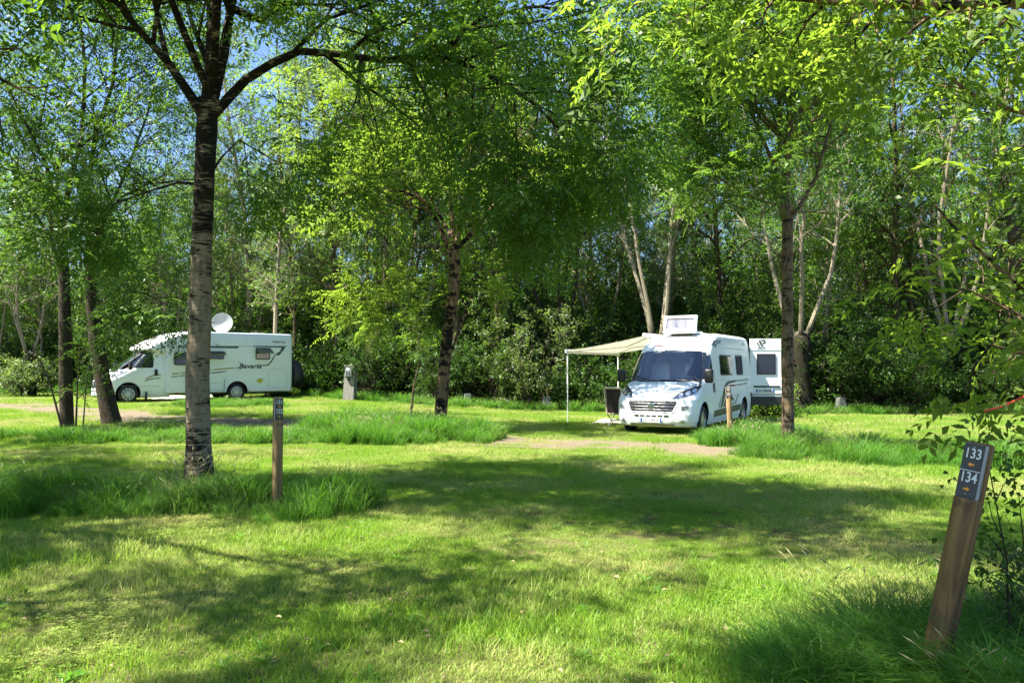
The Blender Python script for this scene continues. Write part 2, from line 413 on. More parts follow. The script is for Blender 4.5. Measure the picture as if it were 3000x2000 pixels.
TW = {
 'fine': [twiglet(rg) for _ in range(7)],
 'finebig': [twiglet(rg, .42, 4, 7, .10, .034, .24) for _ in range(7)],
 'near': [twiglet(rg, .30, 4, 7, .085, .032, .2) for _ in range(7)],
 'far': [broad(rg, .55, 16, .17, .055) for _ in range(7)],
 'shrub': [broad(rg, .45, 16, .12, .055) for _ in range(7)],
 'small': [broad(rg, .22, 10, .045, .028) for _ in range(5)],
}
def stamp(templates, pos, dirs, scl, rng):
    pos = np.array(pos); dirs = np.array(dirs, float); scl = np.array(scl); n = len(pos)
    dirs /= (np.linalg.norm(dirs, axis=1, keepdims=True) + 1e-9)
    upv = np.tile([0, 0, 1.], (n, 1)) + rng.normal(0, .35, (n, 3))
    y = np.cross(upv, dirs); y /= (np.linalg.norm(y, axis=1, keepdims=True) + 1e-9); z = np.cross(dirs, y)
    Rm = np.stack([dirs, y, z], axis=2) * scl[:, None, None]
    idx = rng.integers(0, len(templates), n); out = []
    for k, T in enumerate(templates):
        s = np.where(idx == k)[0]
        if len(s): out.append((np.einsum('nij,vj->nvi', Rm[s], T) + pos[s][:, None, :]).reshape(-1, 3))
    return np.concatenate(out)

# ------------------------------------------------------------------ trees
class Tree:
    def __init__(s, seed, tw='fine', step=.22, tw_scale=1.0, droop=0.0):
        s.rng = np.random.default_rng(seed); s.w = MB(); s.p = []; s.d = []; s.s = []
        s.tw = tw; s.step = step; s.ts = tw_scale; s.droop = droop; s.dens = 1.0; s.sides = (10, 7, 5, 4, 3)
        s.keep = None; s.cf = .8; s.cl = -.20; s.off = seed * 3.3
    def spray(s, p, d, n=1):
        for _ in range(n):
            if s.rng.random() > s.dens: continue
            if s.keep and not s.keep(p): continue
            if noise.noise(Vector(np.array(p) * s.cf) + Vector((s.off, 0, 0))) < s.cl: continue
            v = s.rng.normal(0, .75, 3); q = np.array(d) * .8 + v; q[2] += .1 - s.droop
            s.p.append(np.array(p) + s.rng.normal(0, .04, 3)); s.d.append(q); s.s.append(s.ts * s.rng.uniform(.75, 1.25))
    def line(s, start, d, L, n, wob, up):
        P = [np.array(start, float)]; d = np.array(d, float); d /= np.linalg.norm(d)
        for i in range(n):
            d = d + s.rng.normal(0, wob, 3); d[2] += up; d /= np.linalg.norm(d); P.append(P[-1] + d * L / n)
        return P
    def tubep(s, P, r0, r1, lv):
        n = len(P); s.w.tube(P, [r0 + (r1 - r0) * (i / (n - 1)) ** .8 for i in range(n)], s.sides[min(lv, 4)], cap=lv < 2)
    def limb(s, P, r, lv, maxlv, nch, clen, up=.04, wob=.13, tstart=.25, ang=(.6, 1.1), tip=True):
        """grow side branches from polyline P"""
        s.tubep(P, r, r * .3 if lv < maxlv else r * .4, lv)
        P = [np.array(p, float) for p in P]; seg = [np.linalg.norm(P[i + 1] - P[i]) for i in range(len(P) - 1)]; L = sum(seg)
        def pt(t):
            x = t * L
            for i, sg in enumerate(seg):
                if x <= sg or i == len(seg) - 1: return P[i] + (P[i + 1] - P[i]) * min(1, x / sg), (P[i + 1] - P[i]) / sg
                x -= sg
        if lv >= maxlv:
            k = max(2, int(L * .85 / s.step))
            for j in range(k):
                q, d = pt(.12 + .88 * (j + s.rng.random() * .6) / k); s.spray(q, d)
            s.spray(*pt(1.0)); return
        n = nch[lv]; az = s.rng.uniform(0, 6.28)
        for j in range(n):
            t = tstart + (1 - tstart) * (j + s.rng.uniform(.1, .9)) / n; q, d = pt(t); az += 2.4 + s.rng.normal(0, .3)
            a = np.cross(d, [0.3, .2, 1.]); a /= np.linalg.norm(a); b = np.cross(d, a); th = s.rng.uniform(*ang)
            nd = d * math.cos(th) + (a * math.cos(az) + b * math.sin(az)) * math.sin(th)
            cl = clen[lv] * s.rng.uniform(.65, 1.2) * (1 - .45 * t)
            cr = max(.004, min(r * .5, (r * (1 - .7 * t)) * .6))
            C = s.line(q, nd, cl, max(3, int(cl / .45)), wob, up)
            s.limb(C, cr, lv + 1, maxlv, nch, clen, up * .5 - s.droop * .12, wob, .2, ang)
        q, d = pt(1.0); s.spray(q, d, 2)
    def finish(s, name, loc, barkm, leafm, label=None, cat='tree', group=None, rz=0, wname='trunk'):
        root = empty(name, loc, rz); tag(root, label, cat, group)
        s.w.build(wname, barkm, root, sm=True)
        if s.p:
            V = stamp(TW[s.tw], s.p, s.d, s.s, s.rng); me = quad_mesh('crown', V, len(V) // 4, leafm); link('crown', me, root)
        return root
def copy_tree(root, loc, rz, sc=1.0, label=None, group=None, leafm=None):
    c = root.copy(); COL.objects.link(c); c.location = loc; c.rotation_euler = (0, 0, rz); c.scale = (sc, sc, sc)
    if label: c['label'] = label
    if group: c['group'] = group
    for ch in list(root.children):
        d = ch.copy(); COL.objects.link(d); d.parent = c
    return c

def loc3(pts, base):
    return [np.array(p) - np.array(base) for p in pts]
def onground(px, Y):
    p = at(px, 1079, Y); return Vector((p.x, p.y, terrain(p.x, p.y)))

# --- A: tall pale trunk on the left with forked crown
def tree_main():
    b = onground(584, 9.6); b.z -= .05
    T = Tree(11, 'fine', .145, 1.15, .15); T.cf = .9; T.cl = -.12; Y = 9.6
    tr = [at(580, 1470, Y), at(583, 1400, Y), at(582, 1300, Y), at(578, 1100, Y), at(588, 900, Y), at(592, 700, Y), at(600, 500, Y), at(606, 380, Y), at(608, 290, Y)]
    T.w.tube(loc3(tr, b), [.27, .185, .148, .142, .132, .124, .120, .130, .115], 16)
    def L(pts, r, nch, cl, **k): T.limb(loc3(pts, b), r, 1, 3, (0,) + nch, (0,) + cl, **k)
    L([at(608, 330, Y), at(618, 200, Y + .2), at(622, 60, Y + .4), at(610, -150, Y + .6), at(630, -420, Y + .9), at(600, -700, 11)], .10, (11, 7), (2.6, 1.3), tstart=.25)
    L([at(612, 340, Y), at(655, 160, Y - .1), at(680, 10, Y - .2), at(720, -200, Y), at(760, -500, Y + .4)], .085, (10, 7), (2.6, 1.3), tstart=.3)
    L([at(600, 345, Y), at(555, 275, Y - .1), at(490, 180, Y - .2), at(400, 80, Y - .3), at(320, -20, Y - .3), at(220, -200, 9.2)], .075, (10, 7), (2.4, 1.2), tstart=.35)
    L([at(490, 180, Y - .2), at(470, 90, Y), at(440, -40, Y + .3), at(400, -250, Y + .8)], .04, (7, 6), (1.8, 1.0))
    L([at(612, 350, Y), at(650, 310, Y), at(720, 235, Y + .1), at(800, 185, Y - .1), at(880, 150, Y - .2), at(1000, 160, Y - .4), at(1120, 178, Y - .7), at(1290, 160, Y - 1), at(1420, 215, Y - 1.2), at(1520, 270, Y - 1.3)], .075, (13, 6), (2.0, 1.2), tstart=.40, ang=(.7, 1.3), up=.0)
    L([at(1290, 160, Y - 1), at(1400, 60, Y - 1), at(1560, 20, Y - .9), at(1700, 30, Y - .8)], .035, (8, 6), (1.8, 1.0), tstart=.1)
    L([at(1420, 215, Y - 1.2), at(1560, 300, Y - 1.2), at(1640, 380, Y - 1), at(1700, 480, Y - .9)], .03, (10, 7), (1.4, .9), tstart=.1, up=-.02)
    L([at(860, 155, Y - .2), at(900, 110, Y - .3), at(960, 55, Y - .4), at(1010, 40, Y - .5), at(1200, -30, Y - .9)], .035, (9, 6), (1.5, .9))
    L([Vector(p) for p in ((-3.8, 9.6, 5.0), (-3.2, 8.3, 6.6), (-2.4, 7.0, 7.8), (-1.5, 6.0, 8.4), (-.6, 5.4, 8.8))], .06, (18, 8), (1.8, 1.2), tstart=.35)  # unseen limb above the view, added to shade the middle lawn
    L([Vector(p) for p in ((-3.8, 9.6, 5.0), (-4.3, 8.6, 6.8), (-4.9, 7.7, 8.2), (-5.2, 6.9, 9.2))], .05, (9, 7), (1.6, 1.0), tstart=.4)  # second unseen limb, likewise added for its shadow
    L([at(690, 30, Y), at(760, 60, Y - .1), at(850, 0, Y - .4), at(960, -90, Y - .7), at(1150, -200, 8.6)], .055, (11, 6), (2.0, 1.1))
    L([at(628, 240, Y + .2), at(560, 60, Y + 1), at(500, -200, Y + 2)], .05, (9, 6), (2.2, 1.1))
    L([at(590, 540, Y), at(520, 535, Y + .1), at(440, 560, Y + .3), at(350, 590, Y + .4), at(240, 640, Y + .5)], .022, (9, 5), (.9, .6), tstart=.3, up=-.02)
    L([at(610, 520, Y), at(650, 460, Y + .2), at(700, 410, Y + .3), at(800, 470, Y + .3), at(1000, 520, Y + .3)], .018, (7, 4), (.9, .6), tstart=.3, up=-.03)
    T.finish('ash_tree', b, M['bark_main'], M['leaf_mid'], 'tall tree with thick pale trunk banded black, beside the post numbered 131', 'tree')
tree_main()

# --- B: centre tree
def tree_centre():
    Y = 19.6; b = onground(1290, Y); b.z -= .05; T = Tree(21, 'fine', .19, 1.3, .08); T.dens = .85; T.keep = lambda p: p[2] < 11.0 - max(0, p[0]) * 1.2 and not (p[2] > 7.2 and p[1] < -.4 and p[0] > -2.2)
    tr = [at(1288, 1290, Y), at(1290, 1230, Y), at(1298, 1120, Y), at(1308, 1000, Y), at(1326, 880, Y), at(1332, 790, Y), at(1330, 715, Y)]
    T.w.tube(loc3(tr, b), [.20, .165, .155, .145, .14, .14, .15], 12)
    def L(pts, r, nch, cl, **k): T.limb(loc3(pts, b), r, 1, 3, (0,) + nch, (0,) + cl, **k)
    L([at(1325, 750, Y), at(1295, 680, Y), at(1265, 620, Y), at(1245, 590, Y - .3), at(1180, 560, Y - .5), at(1060, 555, Y - .7), at(990, 570, Y - .9)], .08, (12, 6), (2.0, 1.2), tstart=.3)
    L([at(1265, 620, Y), at(1215, 560, Y + .2), at(1160, 470, Y + .3), at(1080, 370, Y + .2), at(980, 300, Y)], .06, (12, 7), (2.6, 1.3), tstart=.15)
    L([at(1330, 740, Y), at(1325, 640, Y + .1), at(1310, 500, Y + .1), at(1260, 330, Y), at(1220, 150, Y), at(1240, -50, Y)], .09, (15, 7), (3.1, 1.4), tstart=.2)
    L([at(1335, 740, Y), at(1350, 630, Y - .1), at(1390, 480, Y - .3), at(1420, 320, Y - .3), at(1450, 120, Y), at(1430, -60, Y)], .08, (15, 7), (3.1, 1.4), tstart=.2)
    L([at(1338, 730, Y), at(1380, 685, Y), at(1440, 610, Y - .2), at(1500, 540, Y - .4), at(1580, 470, Y - .8), at(1660, 460, Y - 1)], .075, (9, 7), (1.9, 1.2), tstart=.4)
    L([at(1440, 610, Y), at(1510, 500, Y + .3), at(1570, 350, Y + .5), at(1620, 200, Y + .5)], .05, (8, 7), (1.9, 1.2))
    L([at(1325, 700, Y), at(1250, 560, Y + 1), at(1180, 420, Y + 2)], .05, (9, 7), (2.5, 1.3))
    L([at(1300, 1080, Y), at(1330, 1010, Y + .1), at(1355, 940, Y + .3), at(1380, 860, Y + .5), at(1400, 800, Y + .8)], .05, (6, 4), (1.2, .8), tstart=.5)
    # low leafy sprays left of the trunk
    for (x, y, x2, y2) in ((1310, 850, 1060, 830), (1312, 900, 1010, 950)):
        L([at(x, y, Y), at((x + x2) / 2, (y + y2) / 2 - 30, Y - .5), at(x2, y2, Y - 1.1)], .018, (7, 4), (.9, .6), tstart=.2, up=-.01)
    T.finish('ash_tree', b, M['bark_mid'], M['leaf_bright'], 'middle tree with patchy brown trunk rising from a long grass mound by the track', 'tree')
tree_centre()

# --- C: right tree beside the van
def tree_right():
    Y = 14.6; b = onground(2308, Y); b.z -= .05; T = Tree(31, 'fine', .18, 1.15, .0)
    tr = [at(2310, 1360, Y), at(2308, 1310, Y), at(2308, 1200, Y), at(2308, 1000, Y), at(2306, 800, Y), at(2308, 640, Y)]
    T.w.tube(loc3(tr, b), [.165, .126, .113, .106, .102, .103], 14)
    def L(pts, r, nch, cl, **k): T.limb(loc3(pts, b), r, 1, 3, (0,) + nch, (0,) + cl, **k)
    L([at(2308, 660, Y), at(2300, 560, Y), at(2310, 420, Y), at(2320, 250, Y), at(2330, 60, Y), at(2320, -200, Y), at(2330, -500, Y)], .105, (26, 7), (2.3, 1.2), tstart=.12)
    L([at(2300, 640, Y), at(2268, 540, Y - .2), at(2290, 400, Y - .4), at(2280, 250, Y - .5), at(2230, 60, Y - .6), at(2210, -150, Y - .5)], .07, (18, 7), (2.1, 1.1), tstart=.15)
    L([at(2312, 650, Y), at(2345, 600, Y), at(2390, 520, Y + .2), at(2430, 380, Y + .3), at(2450, 200, Y + .3), at(2500, 40, Y)], .05, (13, 6), (1.9, 1.1), tstart=.25)
    L([at(2290, 600, Y), at(2230, 590, Y - .3), at(2170, 560, Y - .6), at(2100, 520, Y - 1)], .03, (9, 6), (1.4, .9))
    L([at(2275, 500, Y), at(2200, 330, Y - .4), at(2120, 250, Y - .7), at(2050, 240, Y - 1)], .04, (12, 7), (2.0, 1.1))
    L([at(2300, 300, Y), at(2200, 180, Y - .4), at(2100, 90, Y - .7), at(2000, 60, Y - 1)], .04, (12, 7), (2.0, 1.1))
    # bare lichen-covered twigs near the fork
    for k in range(16):
        az = T.rng.uniform(0, 6.28); z0 = T.rng.uniform(3.6, 6.2); L0 = T.rng.uniform(.7, 1.8)
        P = T.line([0, 0, z0], [math.cos(az), math.sin(az), .1], L0, 6, .35, -.06); T.w.tube(P, [.016 - .002 * i for i in range(len(P))], 4)
    T.finish('ash_tree', b, M['bark_right'], M['leaf_mid'], 'tree with straight ridged brown trunk in front of the open van door', 'tree')
tree_right()

# --- D, E: the two dark trees at the left
def trees_left():
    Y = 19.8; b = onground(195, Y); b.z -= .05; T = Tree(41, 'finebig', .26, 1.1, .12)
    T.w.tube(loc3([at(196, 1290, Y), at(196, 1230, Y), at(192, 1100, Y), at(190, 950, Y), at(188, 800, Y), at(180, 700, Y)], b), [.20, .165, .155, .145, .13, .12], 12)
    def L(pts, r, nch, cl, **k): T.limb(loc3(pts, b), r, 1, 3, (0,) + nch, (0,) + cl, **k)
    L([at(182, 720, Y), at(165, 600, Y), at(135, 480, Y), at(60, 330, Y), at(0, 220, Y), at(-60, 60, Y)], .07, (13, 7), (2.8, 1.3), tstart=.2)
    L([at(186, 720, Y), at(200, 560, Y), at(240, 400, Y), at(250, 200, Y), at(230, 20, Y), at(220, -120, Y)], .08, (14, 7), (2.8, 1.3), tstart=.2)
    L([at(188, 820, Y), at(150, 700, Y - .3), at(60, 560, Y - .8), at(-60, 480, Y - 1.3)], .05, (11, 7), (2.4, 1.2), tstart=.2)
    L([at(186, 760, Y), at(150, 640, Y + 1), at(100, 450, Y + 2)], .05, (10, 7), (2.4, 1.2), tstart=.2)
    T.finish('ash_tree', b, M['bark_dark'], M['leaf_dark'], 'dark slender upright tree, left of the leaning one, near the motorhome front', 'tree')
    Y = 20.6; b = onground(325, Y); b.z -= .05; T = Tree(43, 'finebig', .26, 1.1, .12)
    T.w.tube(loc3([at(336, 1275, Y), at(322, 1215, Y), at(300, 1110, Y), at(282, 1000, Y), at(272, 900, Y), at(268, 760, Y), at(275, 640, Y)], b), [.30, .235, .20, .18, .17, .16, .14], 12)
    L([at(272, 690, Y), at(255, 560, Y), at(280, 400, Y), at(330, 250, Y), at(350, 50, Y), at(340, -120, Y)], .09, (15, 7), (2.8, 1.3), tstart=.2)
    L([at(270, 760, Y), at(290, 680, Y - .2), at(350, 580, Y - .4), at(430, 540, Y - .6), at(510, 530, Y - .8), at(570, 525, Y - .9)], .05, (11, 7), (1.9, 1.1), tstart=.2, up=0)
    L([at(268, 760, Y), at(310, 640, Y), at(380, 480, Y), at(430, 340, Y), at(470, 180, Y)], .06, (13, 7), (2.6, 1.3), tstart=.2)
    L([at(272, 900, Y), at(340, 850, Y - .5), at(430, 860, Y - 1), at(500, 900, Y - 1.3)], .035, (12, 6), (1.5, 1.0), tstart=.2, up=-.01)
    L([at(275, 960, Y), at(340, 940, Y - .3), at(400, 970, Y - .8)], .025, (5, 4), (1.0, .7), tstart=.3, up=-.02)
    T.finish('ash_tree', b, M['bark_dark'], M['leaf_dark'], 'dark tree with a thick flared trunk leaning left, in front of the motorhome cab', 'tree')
trees_left()

# --- thin stems between the two dark trees
def stems():
    for i, (px, py, tx, ty, r, lab) in enumerate((
        (186, 1250, 90, 1000, .035, 'thin bent sapling leaning left at the foot of the dark upright tree'),
        (222, 1245, 235, 1010, .03, 'thin straight sapling just right of the dark upright tree'),
        (243, 1240, 262, 1060, .022, 'thinnest sapling standing between the two dark trees'))):
        Y = 19.3; b = onground(px, Y); T = Tree(60 + i, 'finebig', .25, .8, .1)
        T.limb(loc3([at(px, py + 20, Y), at(px + (tx - px) * .4, py + (ty - py) * .5, Y), at(tx, ty, Y)], b), r, 2, 3, (0, 0, 7), (0, 0, .7), tstart=.3)
        T.finish('sapling', b, M['bark_dark'], M['leaf_dark'], lab, 'sapling', 'saplings between the dark trees')
    Y = 25; b = onground(1218, Y); T = Tree(66, 'finebig', .25, .9, .1)
    T.limb(loc3([at(1204, 1210, Y), at(1212, 1130, Y), at(1228, 1060, Y), at(1228, 930, Y)], b), .045, 2, 3, (0, 0, 9), (0, 0, .9), tstart=.6)
    T.finish('sapling', b, M['bark_moss'], M['leaf_mid'], 'slim mossy sapling in the meadow left of the middle tree', 'sapling')
stems()

# --- tree outside the frame on the right whose branches reach in
def tree_overhang():
    b = Vector((4.6, 5.2, terrain(4.6, 5.2))); T = Tree(71, 'near', .14, .9, .2); T.dens = .5
    T.w.tube([(0, 0, -.05), (0, 0, .6), (-.02, .05, 1.8), (.02, .1, 3.2), (.05, .1, 4.6)], [.16, .13, .11, .10, .07], 12)
    def L(pts, r, nch, cl, **k): T.limb(loc3(pts, b), r, 1, 3, (0,) + nch, (0,) + cl, **k)
    L([at(3500, 180, 5.2), at(3200, 40, 5.1), at(2980, 8, 5.0), at(2750, 18, 4.9), at(2560, 12, 4.8), at(2450, 8, 4.8), at(2200, -20, 4.7), at(1950, -60, 4.6)], .045, (24, 5), (.8, .45), tstart=.2, up=-.02, ang=(.7, 1.4))
    L([at(3450, 0, 5.2), at(3100, -150, 5.6), at(2600, -220, 6.0), at(2200, -260, 6.4)], .045, (18, 6), (1.1, .6), tstart=.2, up=0)
    T.dens = .24
    L([at(3500, 500, 5.2), at(3200, 420, 5.0), at(3000, 330, 4.9), at(2880, 300, 4.8), at(2760, 210, 4.8)], .03, (8, 4), (.6, .4), tstart=.25, up=-.02)
    L([at(3500, 760, 5.2), at(3200, 900, 4.6), at(3000, 850, 4.4), at(2900, 760, 4.4), at(2790, 660, 4.4), at(2740, 600, 4.4)], .02, (11, 3), (.55, .35), tstart=.2, up=-.01)
    L([at(3500, 900, 5.2), at(3250, 960, 4.5), at(3050, 950, 4.2), at(2950, 905, 4.2), at(2830, 845, 4.2), at(2700, 930, 4.2)], .016, (10, 3), (.5, .32), tstart=.25, up=-.03)
    L([at(3500, 1000, 5.2), at(3200, 1100, 4.5), at(3020, 1040, 4.2), at(2900, 1010, 4.2), at(2850, 1080, 4.2), at(2880, 1150, 4.2)], .014, (7, 3), (.45, .3), tstart=.3, up=-.05)
    P = loc3([at(3100, 1130, 4.2), at(3000, 1160, 4.2), at(2940, 1190, 4.2), at(2884, 1204, 4.2)], b)
    root = T.finish('ash_tree', b, M['bark_mid'], M['leaf_bright'], 'tree beyond the right edge whose bright branches hang over the post numbered 133', 'tree')
    MB().tube(P, .006, 6).build('twig', M['redtwig'], root, sm=True)
tree_overhang()

# --- young shrub beside the near post
def near_shrub():
    b = onground(2960, 3.95); T = Tree(81, 'small', .07, .9, .1); T.dens = .6
    for (x, y, x2, y2, Y) in ((2960, 1950, 2890, 1330, 3.9), (2985, 1950, 2985, 1450, 4.0), (3020, 1950, 3060, 1300, 4.0), (2980, 1950, 3030, 1600, 3.8), (2960, 1900, 2930, 1600, 4.1), (3040, 1950, 3080, 1400, 4.1)):
        T.limb(loc3([at(x, y, Y), at(x * .5 + x2 * .5 + 25, (y + y2) / 2, Y), at(x2, y2, Y)], b), .008, 2, 3, (0, 0, 8), (0, 0, .30), tstart=.15, up=-.01)
    T.finish('bramble_shrub', b, M['bark_dark'], M['leaf_dark'], 'thin stemmed leafy shrub growing right of the leaning post numbered 133 and 134', 'shrub', wname='stem')
near_shrub()

# ------------------------------------------------------------------ forest edge
def proto_pollard(seed, nst, h=17, leaf='leaf_silver', bole=2.6, br=.36, lean=.18):
    T = Tree(seed, 'far', .33, 1.05, .05)
    T.w.tube([(0, 0, -.1), (.02, 0, .4), (0, .03, bole * .5), (.05, 0, bole * .85), (.02, 0, bole), (.02, 0, bole + .14), (.02, 0, bole + .2)], [br * 1.4, br * 1.05, br * .82, br * .92, br * .8, br * .5, br * .2], 14)
    for k in range(nst):
        a = k * 6.28 / nst + T.rng.uniform(-.5, .5); hh = h * T.rng.uniform(.75, 1.05)
        P = T.line([math.cos(a) * br * .45, math.sin(a) * br * .45, bole - .1], [math.cos(a) * lean * 1.6, math.sin(a) * lean * 1.6, 1], hh - bole, 9, .07, .05)
        T.limb(P, .095, 1, 3, (0, 17, 6), (0, 2.5, 1.3), tstart=.28, ang=(.5, 1.1), up=.03)
    return T
def proto_slender(seed, h=18, leafr=2.4, t0=.25, r=.16, n=30):
    T = Tree(seed, 'far', .31, 1.05, .05)
    P = T.line([0, 0, -.1], [0, 0, 1], h, 12, .045, .04)
    T.limb(P, r, 1, 3, (0, n, 7), (0, leafr, 1.3), tstart=t0, ang=(.6, 1.2), up=.02)
    return T
def proto_shrub(seed, h=3.2, n=12, tw='shrub', spread=.5):
    T = Tree(seed, tw, .24, 1.0, .05)
    for k in range(n):
        a = T.rng.uniform(0, 6.28); s = T.rng.uniform(.1, spread)
        P = T.line([math.cos(a) * .25, math.sin(a) * .25, -.05], [math.cos(a) * s, math.sin(a) * s, 1], h * T.rng.uniform(.6, 1.05), 6, .12, .02)
        T.limb(P, .03, 2, 3, (0, 0, 11), (0, 0, 1.0), tstart=.12, ang=(.6, 1.3))
    return T
EDGE = 'tall trees along the edge of the wood'
def forest():
    P = {}
    def mk(key, T, bark, leaf, px, Y, rz, sc, label, name='edge_tree'):
        o = T.finish(name, onground(px, Y), M[bark], M[leaf], label, 'tree', EDGE, rz); o.scale = (sc,) * 3; P[key] = o; return o
    def cp(key, px, Y, rz, sc, label, mats=None):
        o = copy_tree(P[key], onground(px, Y), rz, sc, label, EDGE)
        if mats:
            for ch in o.children:
                if ch.name.startswith(('trunk', 'crown')):
                    m = M[mats[0]] if ch.name.startswith('trunk') else M[mats[1]]
                    ch.material_slots[0].link = 'OBJECT'; ch.material_slots[0].material = m
        return o
    mk('pa', proto_pollard(101, 4), 'bark_pale', 'leaf_silver', 1925, 31, .4, 1, 'pale tree with several stems on one bole directly behind the awning')
    mk('pb', proto_pollard(102, 3, 16, bole=2.9, br=.42), 'bark_pale', 'leaf_dark', 2345, 29, 0, 1, 'pollard with mossy bole tinted for shade, pale stems, right of the open van door')
    mk('pc', proto_pollard(103, 4, 18, bole=3.1, br=.5), 'bark_pale', 'leaf_mid', 2790, 31, .9, 1, 'thickest pollarded tree with pale stems at the right end of the wood edge')
    mk('sa', proto_slender(111), 'bark_pale', 'leaf_silver', 735, 38, 0, 1, 'slim tree with a tan trunk standing behind the roof of the motorhome')
    mk('sb', proto_slender(112, 17, 2.8, .3, .19, 26), 'bark_moss', 'leaf_dark', 1475, 32.5, 0, 1, 'tree with leaning dark trunk in shade between the middle tree and the awning')
    mk('sc', proto_slender(113, 15, 2.0, .2, .09, 24), 'bark_pale', 'leaf_mid', 2412, 30.5, 0, .9, 'thin pale stemmed tree just right of the pollard by the van door')
    cp('sc', 2440, 31, 1.3, .85, 'thin crooked pale tree, second one right of the pollard by the van door')
    cp('pb', 1095, 34, 2.0, .95, 'stout mossy pollarded tree right of the grey electric pillar', ('bark_moss', 'leaf_silver'))
    cp('sa', 985, 35, 1.1, .95, 'tree with a mossy leaning base left of the grey electric pillar', ('bark_moss', 'leaf_silver'))
    cp('sb', 1335, 33, 2.2, .95, 'dark trunked tree directly behind the middle tree')
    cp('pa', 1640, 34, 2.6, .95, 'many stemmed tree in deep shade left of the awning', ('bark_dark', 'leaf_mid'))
    cp('sb', 2640, 33, .7, 1.05, 'dark trunked tree leaning left in the shade behind the bright right meadow')
    cp('sb', 2960, 30, 4.0, 1.0, 'dark tree at the far right edge of the wood')
    cp('sc', 2560, 34, 3.1, 1.05, 'thin dark tree left of the leaning dark trunk on the right', ('bark_moss', 'leaf_dark'))
    cp('sc', 2700, 33.5, 5.0, 1.0, 'thin pale tree just left of the thickest pollarded tree')
    cp('pa', 560, 40, 3.4, .78, 'many stemmed tree behind the middle of the motorhome', ('bark_pale', 'leaf_silver'))
    cp('pc', 300, 42, .9, .62, 'big tree behind the motorhome cab', ('bark_moss', 'leaf_dark'))
    cp('sa', 110, 40, 2.9, .68, 'slim tree at the wood edge beyond the motorhome nose', ('bark_moss', 'leaf_mid'))
    cp('sc', 860, 36, 4.2, 1.1, 'thin tree at the rear end of the motorhome', ('bark_moss', 'leaf_mid'))
    cp('pb', -60, 38, 5.1, .7, 'broad dark tree at the left edge of the wood')
    cp('sa', 2120, 33, 5.5, 1.0, 'slim tree directly behind the rear of the white van', ('bark_dark', 'leaf_mid'))
    # back rows, one mass
    protos = [P[k] for k in ('pa', 'pb', 'pc', 'sa', 'sb', 'sc')]
    rng = np.random.default_rng(7); wv = MB(); lst = []
    for row, (Y, n, dx) in enumerate(((36, 17, 3.2), (39, 19, 3.4), (45, 18, 4.2), (52, 18, 5.0), (60, 18, 6.0), (70, 18, 7.5))):
        for i in range(n):
            x = (i - (n - 1) / 2) * dx + rng.uniform(-1.2, 1.2); y = Y + rng.uniform(-1.8, 1.8)
            s_ = rng.uniform(.8, 1.08); q_ = 1500 + F * x / y
            s_ *= float(np.interp(q_, (-200, 450, 700, 1000, 1500, 1800, 2500, 2700, 3100), (.62, .62, .78, 1.0, 1.05, .9, 1.08, .9, .85)))
            lst.append((x, y, rng.uniform(0, 6.28), s_, int(rng.integers(0, 6)), 0))
    return P, lst
PROTO, BACK = forest()

# ------------------------------------------------------------------ geometry-node scatter for uncountable stuff
def scatter(name, srcs, items, label, cat, kind='stuff'):
    """items: (x, y, z, rx, ry, rz, scale, index). One object holding instanced clumps."""
    col = bpy.data.collections.new(name + '_clumps')
    for i, o in enumerate(srcs):
        for c in list(o.users_collection): c.objects.unlink(o)
        o.name = '%s_%02d' % (name, i); col.objects.link(o)
    A = np.array(items, dtype=np.float32)
    me = bpy.data.meshes.new(name); me.vertices.add(len(A)); me.vertices.foreach_set('co', A[:, :3].ravel())
    a = me.attributes.new('rot', 'FLOAT_VECTOR', 'POINT'); a.data.foreach_set('vector', A[:, 3:6].ravel())
    a = me.attributes.new('scl', 'FLOAT', 'POINT'); a.data.foreach_set('value', A[:, 6].copy())
    a = me.attributes.new('idx', 'INT', 'POINT'); a.data.foreach_set('value', A[:, 7].astype(np.int32))
    ob = link(name, me); tag(ob, label, cat, None, kind)
    ng = bpy.data.node_groups.new(name + '_scatter', 'GeometryNodeTree')
    ng.interface.new_socket('Geometry', in_out='INPUT', socket_type='NodeSocketGeometry'); ng.interface.new_socket('Geometry', in_out='OUTPUT', socket_type='NodeSocketGeometry')
    N = NT(ng); gi = N.n('NodeGroupInput'); go = N.n('NodeGroupOutput'); ip = N.n('GeometryNodeInstanceOnPoints'); ci = N.n('GeometryNodeCollectionInfo')
    ci.inputs['Collection'].default_value = col; ci.inputs['Separate Children'].default_value = True; ci.inputs['Reset Children'].default_value = True
    ip.inputs['Pick Instance'].default_value = True
    def attr(nm, ty):
        n = N.n('GeometryNodeInputNamedAttribute', data_type=ty); n.inputs[0].default_value = nm; return n.outputs[0]
    N.l(gi.outputs[0], ip.inputs['Points']); N.l(ci.outputs[0], ip.inputs['Instance']); N.l(attr('rot', 'FLOAT_VECTOR'), ip.inputs['Rotation'])
    N.l(attr('scl', 'FLOAT'), ip.inputs['Scale']); N.l(attr('idx', 'INT'), ip.inputs['Instance Index']); N.l(ip.outputs[0], go.inputs[0])
    md = ob.modifiers.new('scatter', 'NODES'); md.node_group = ng
    return ob

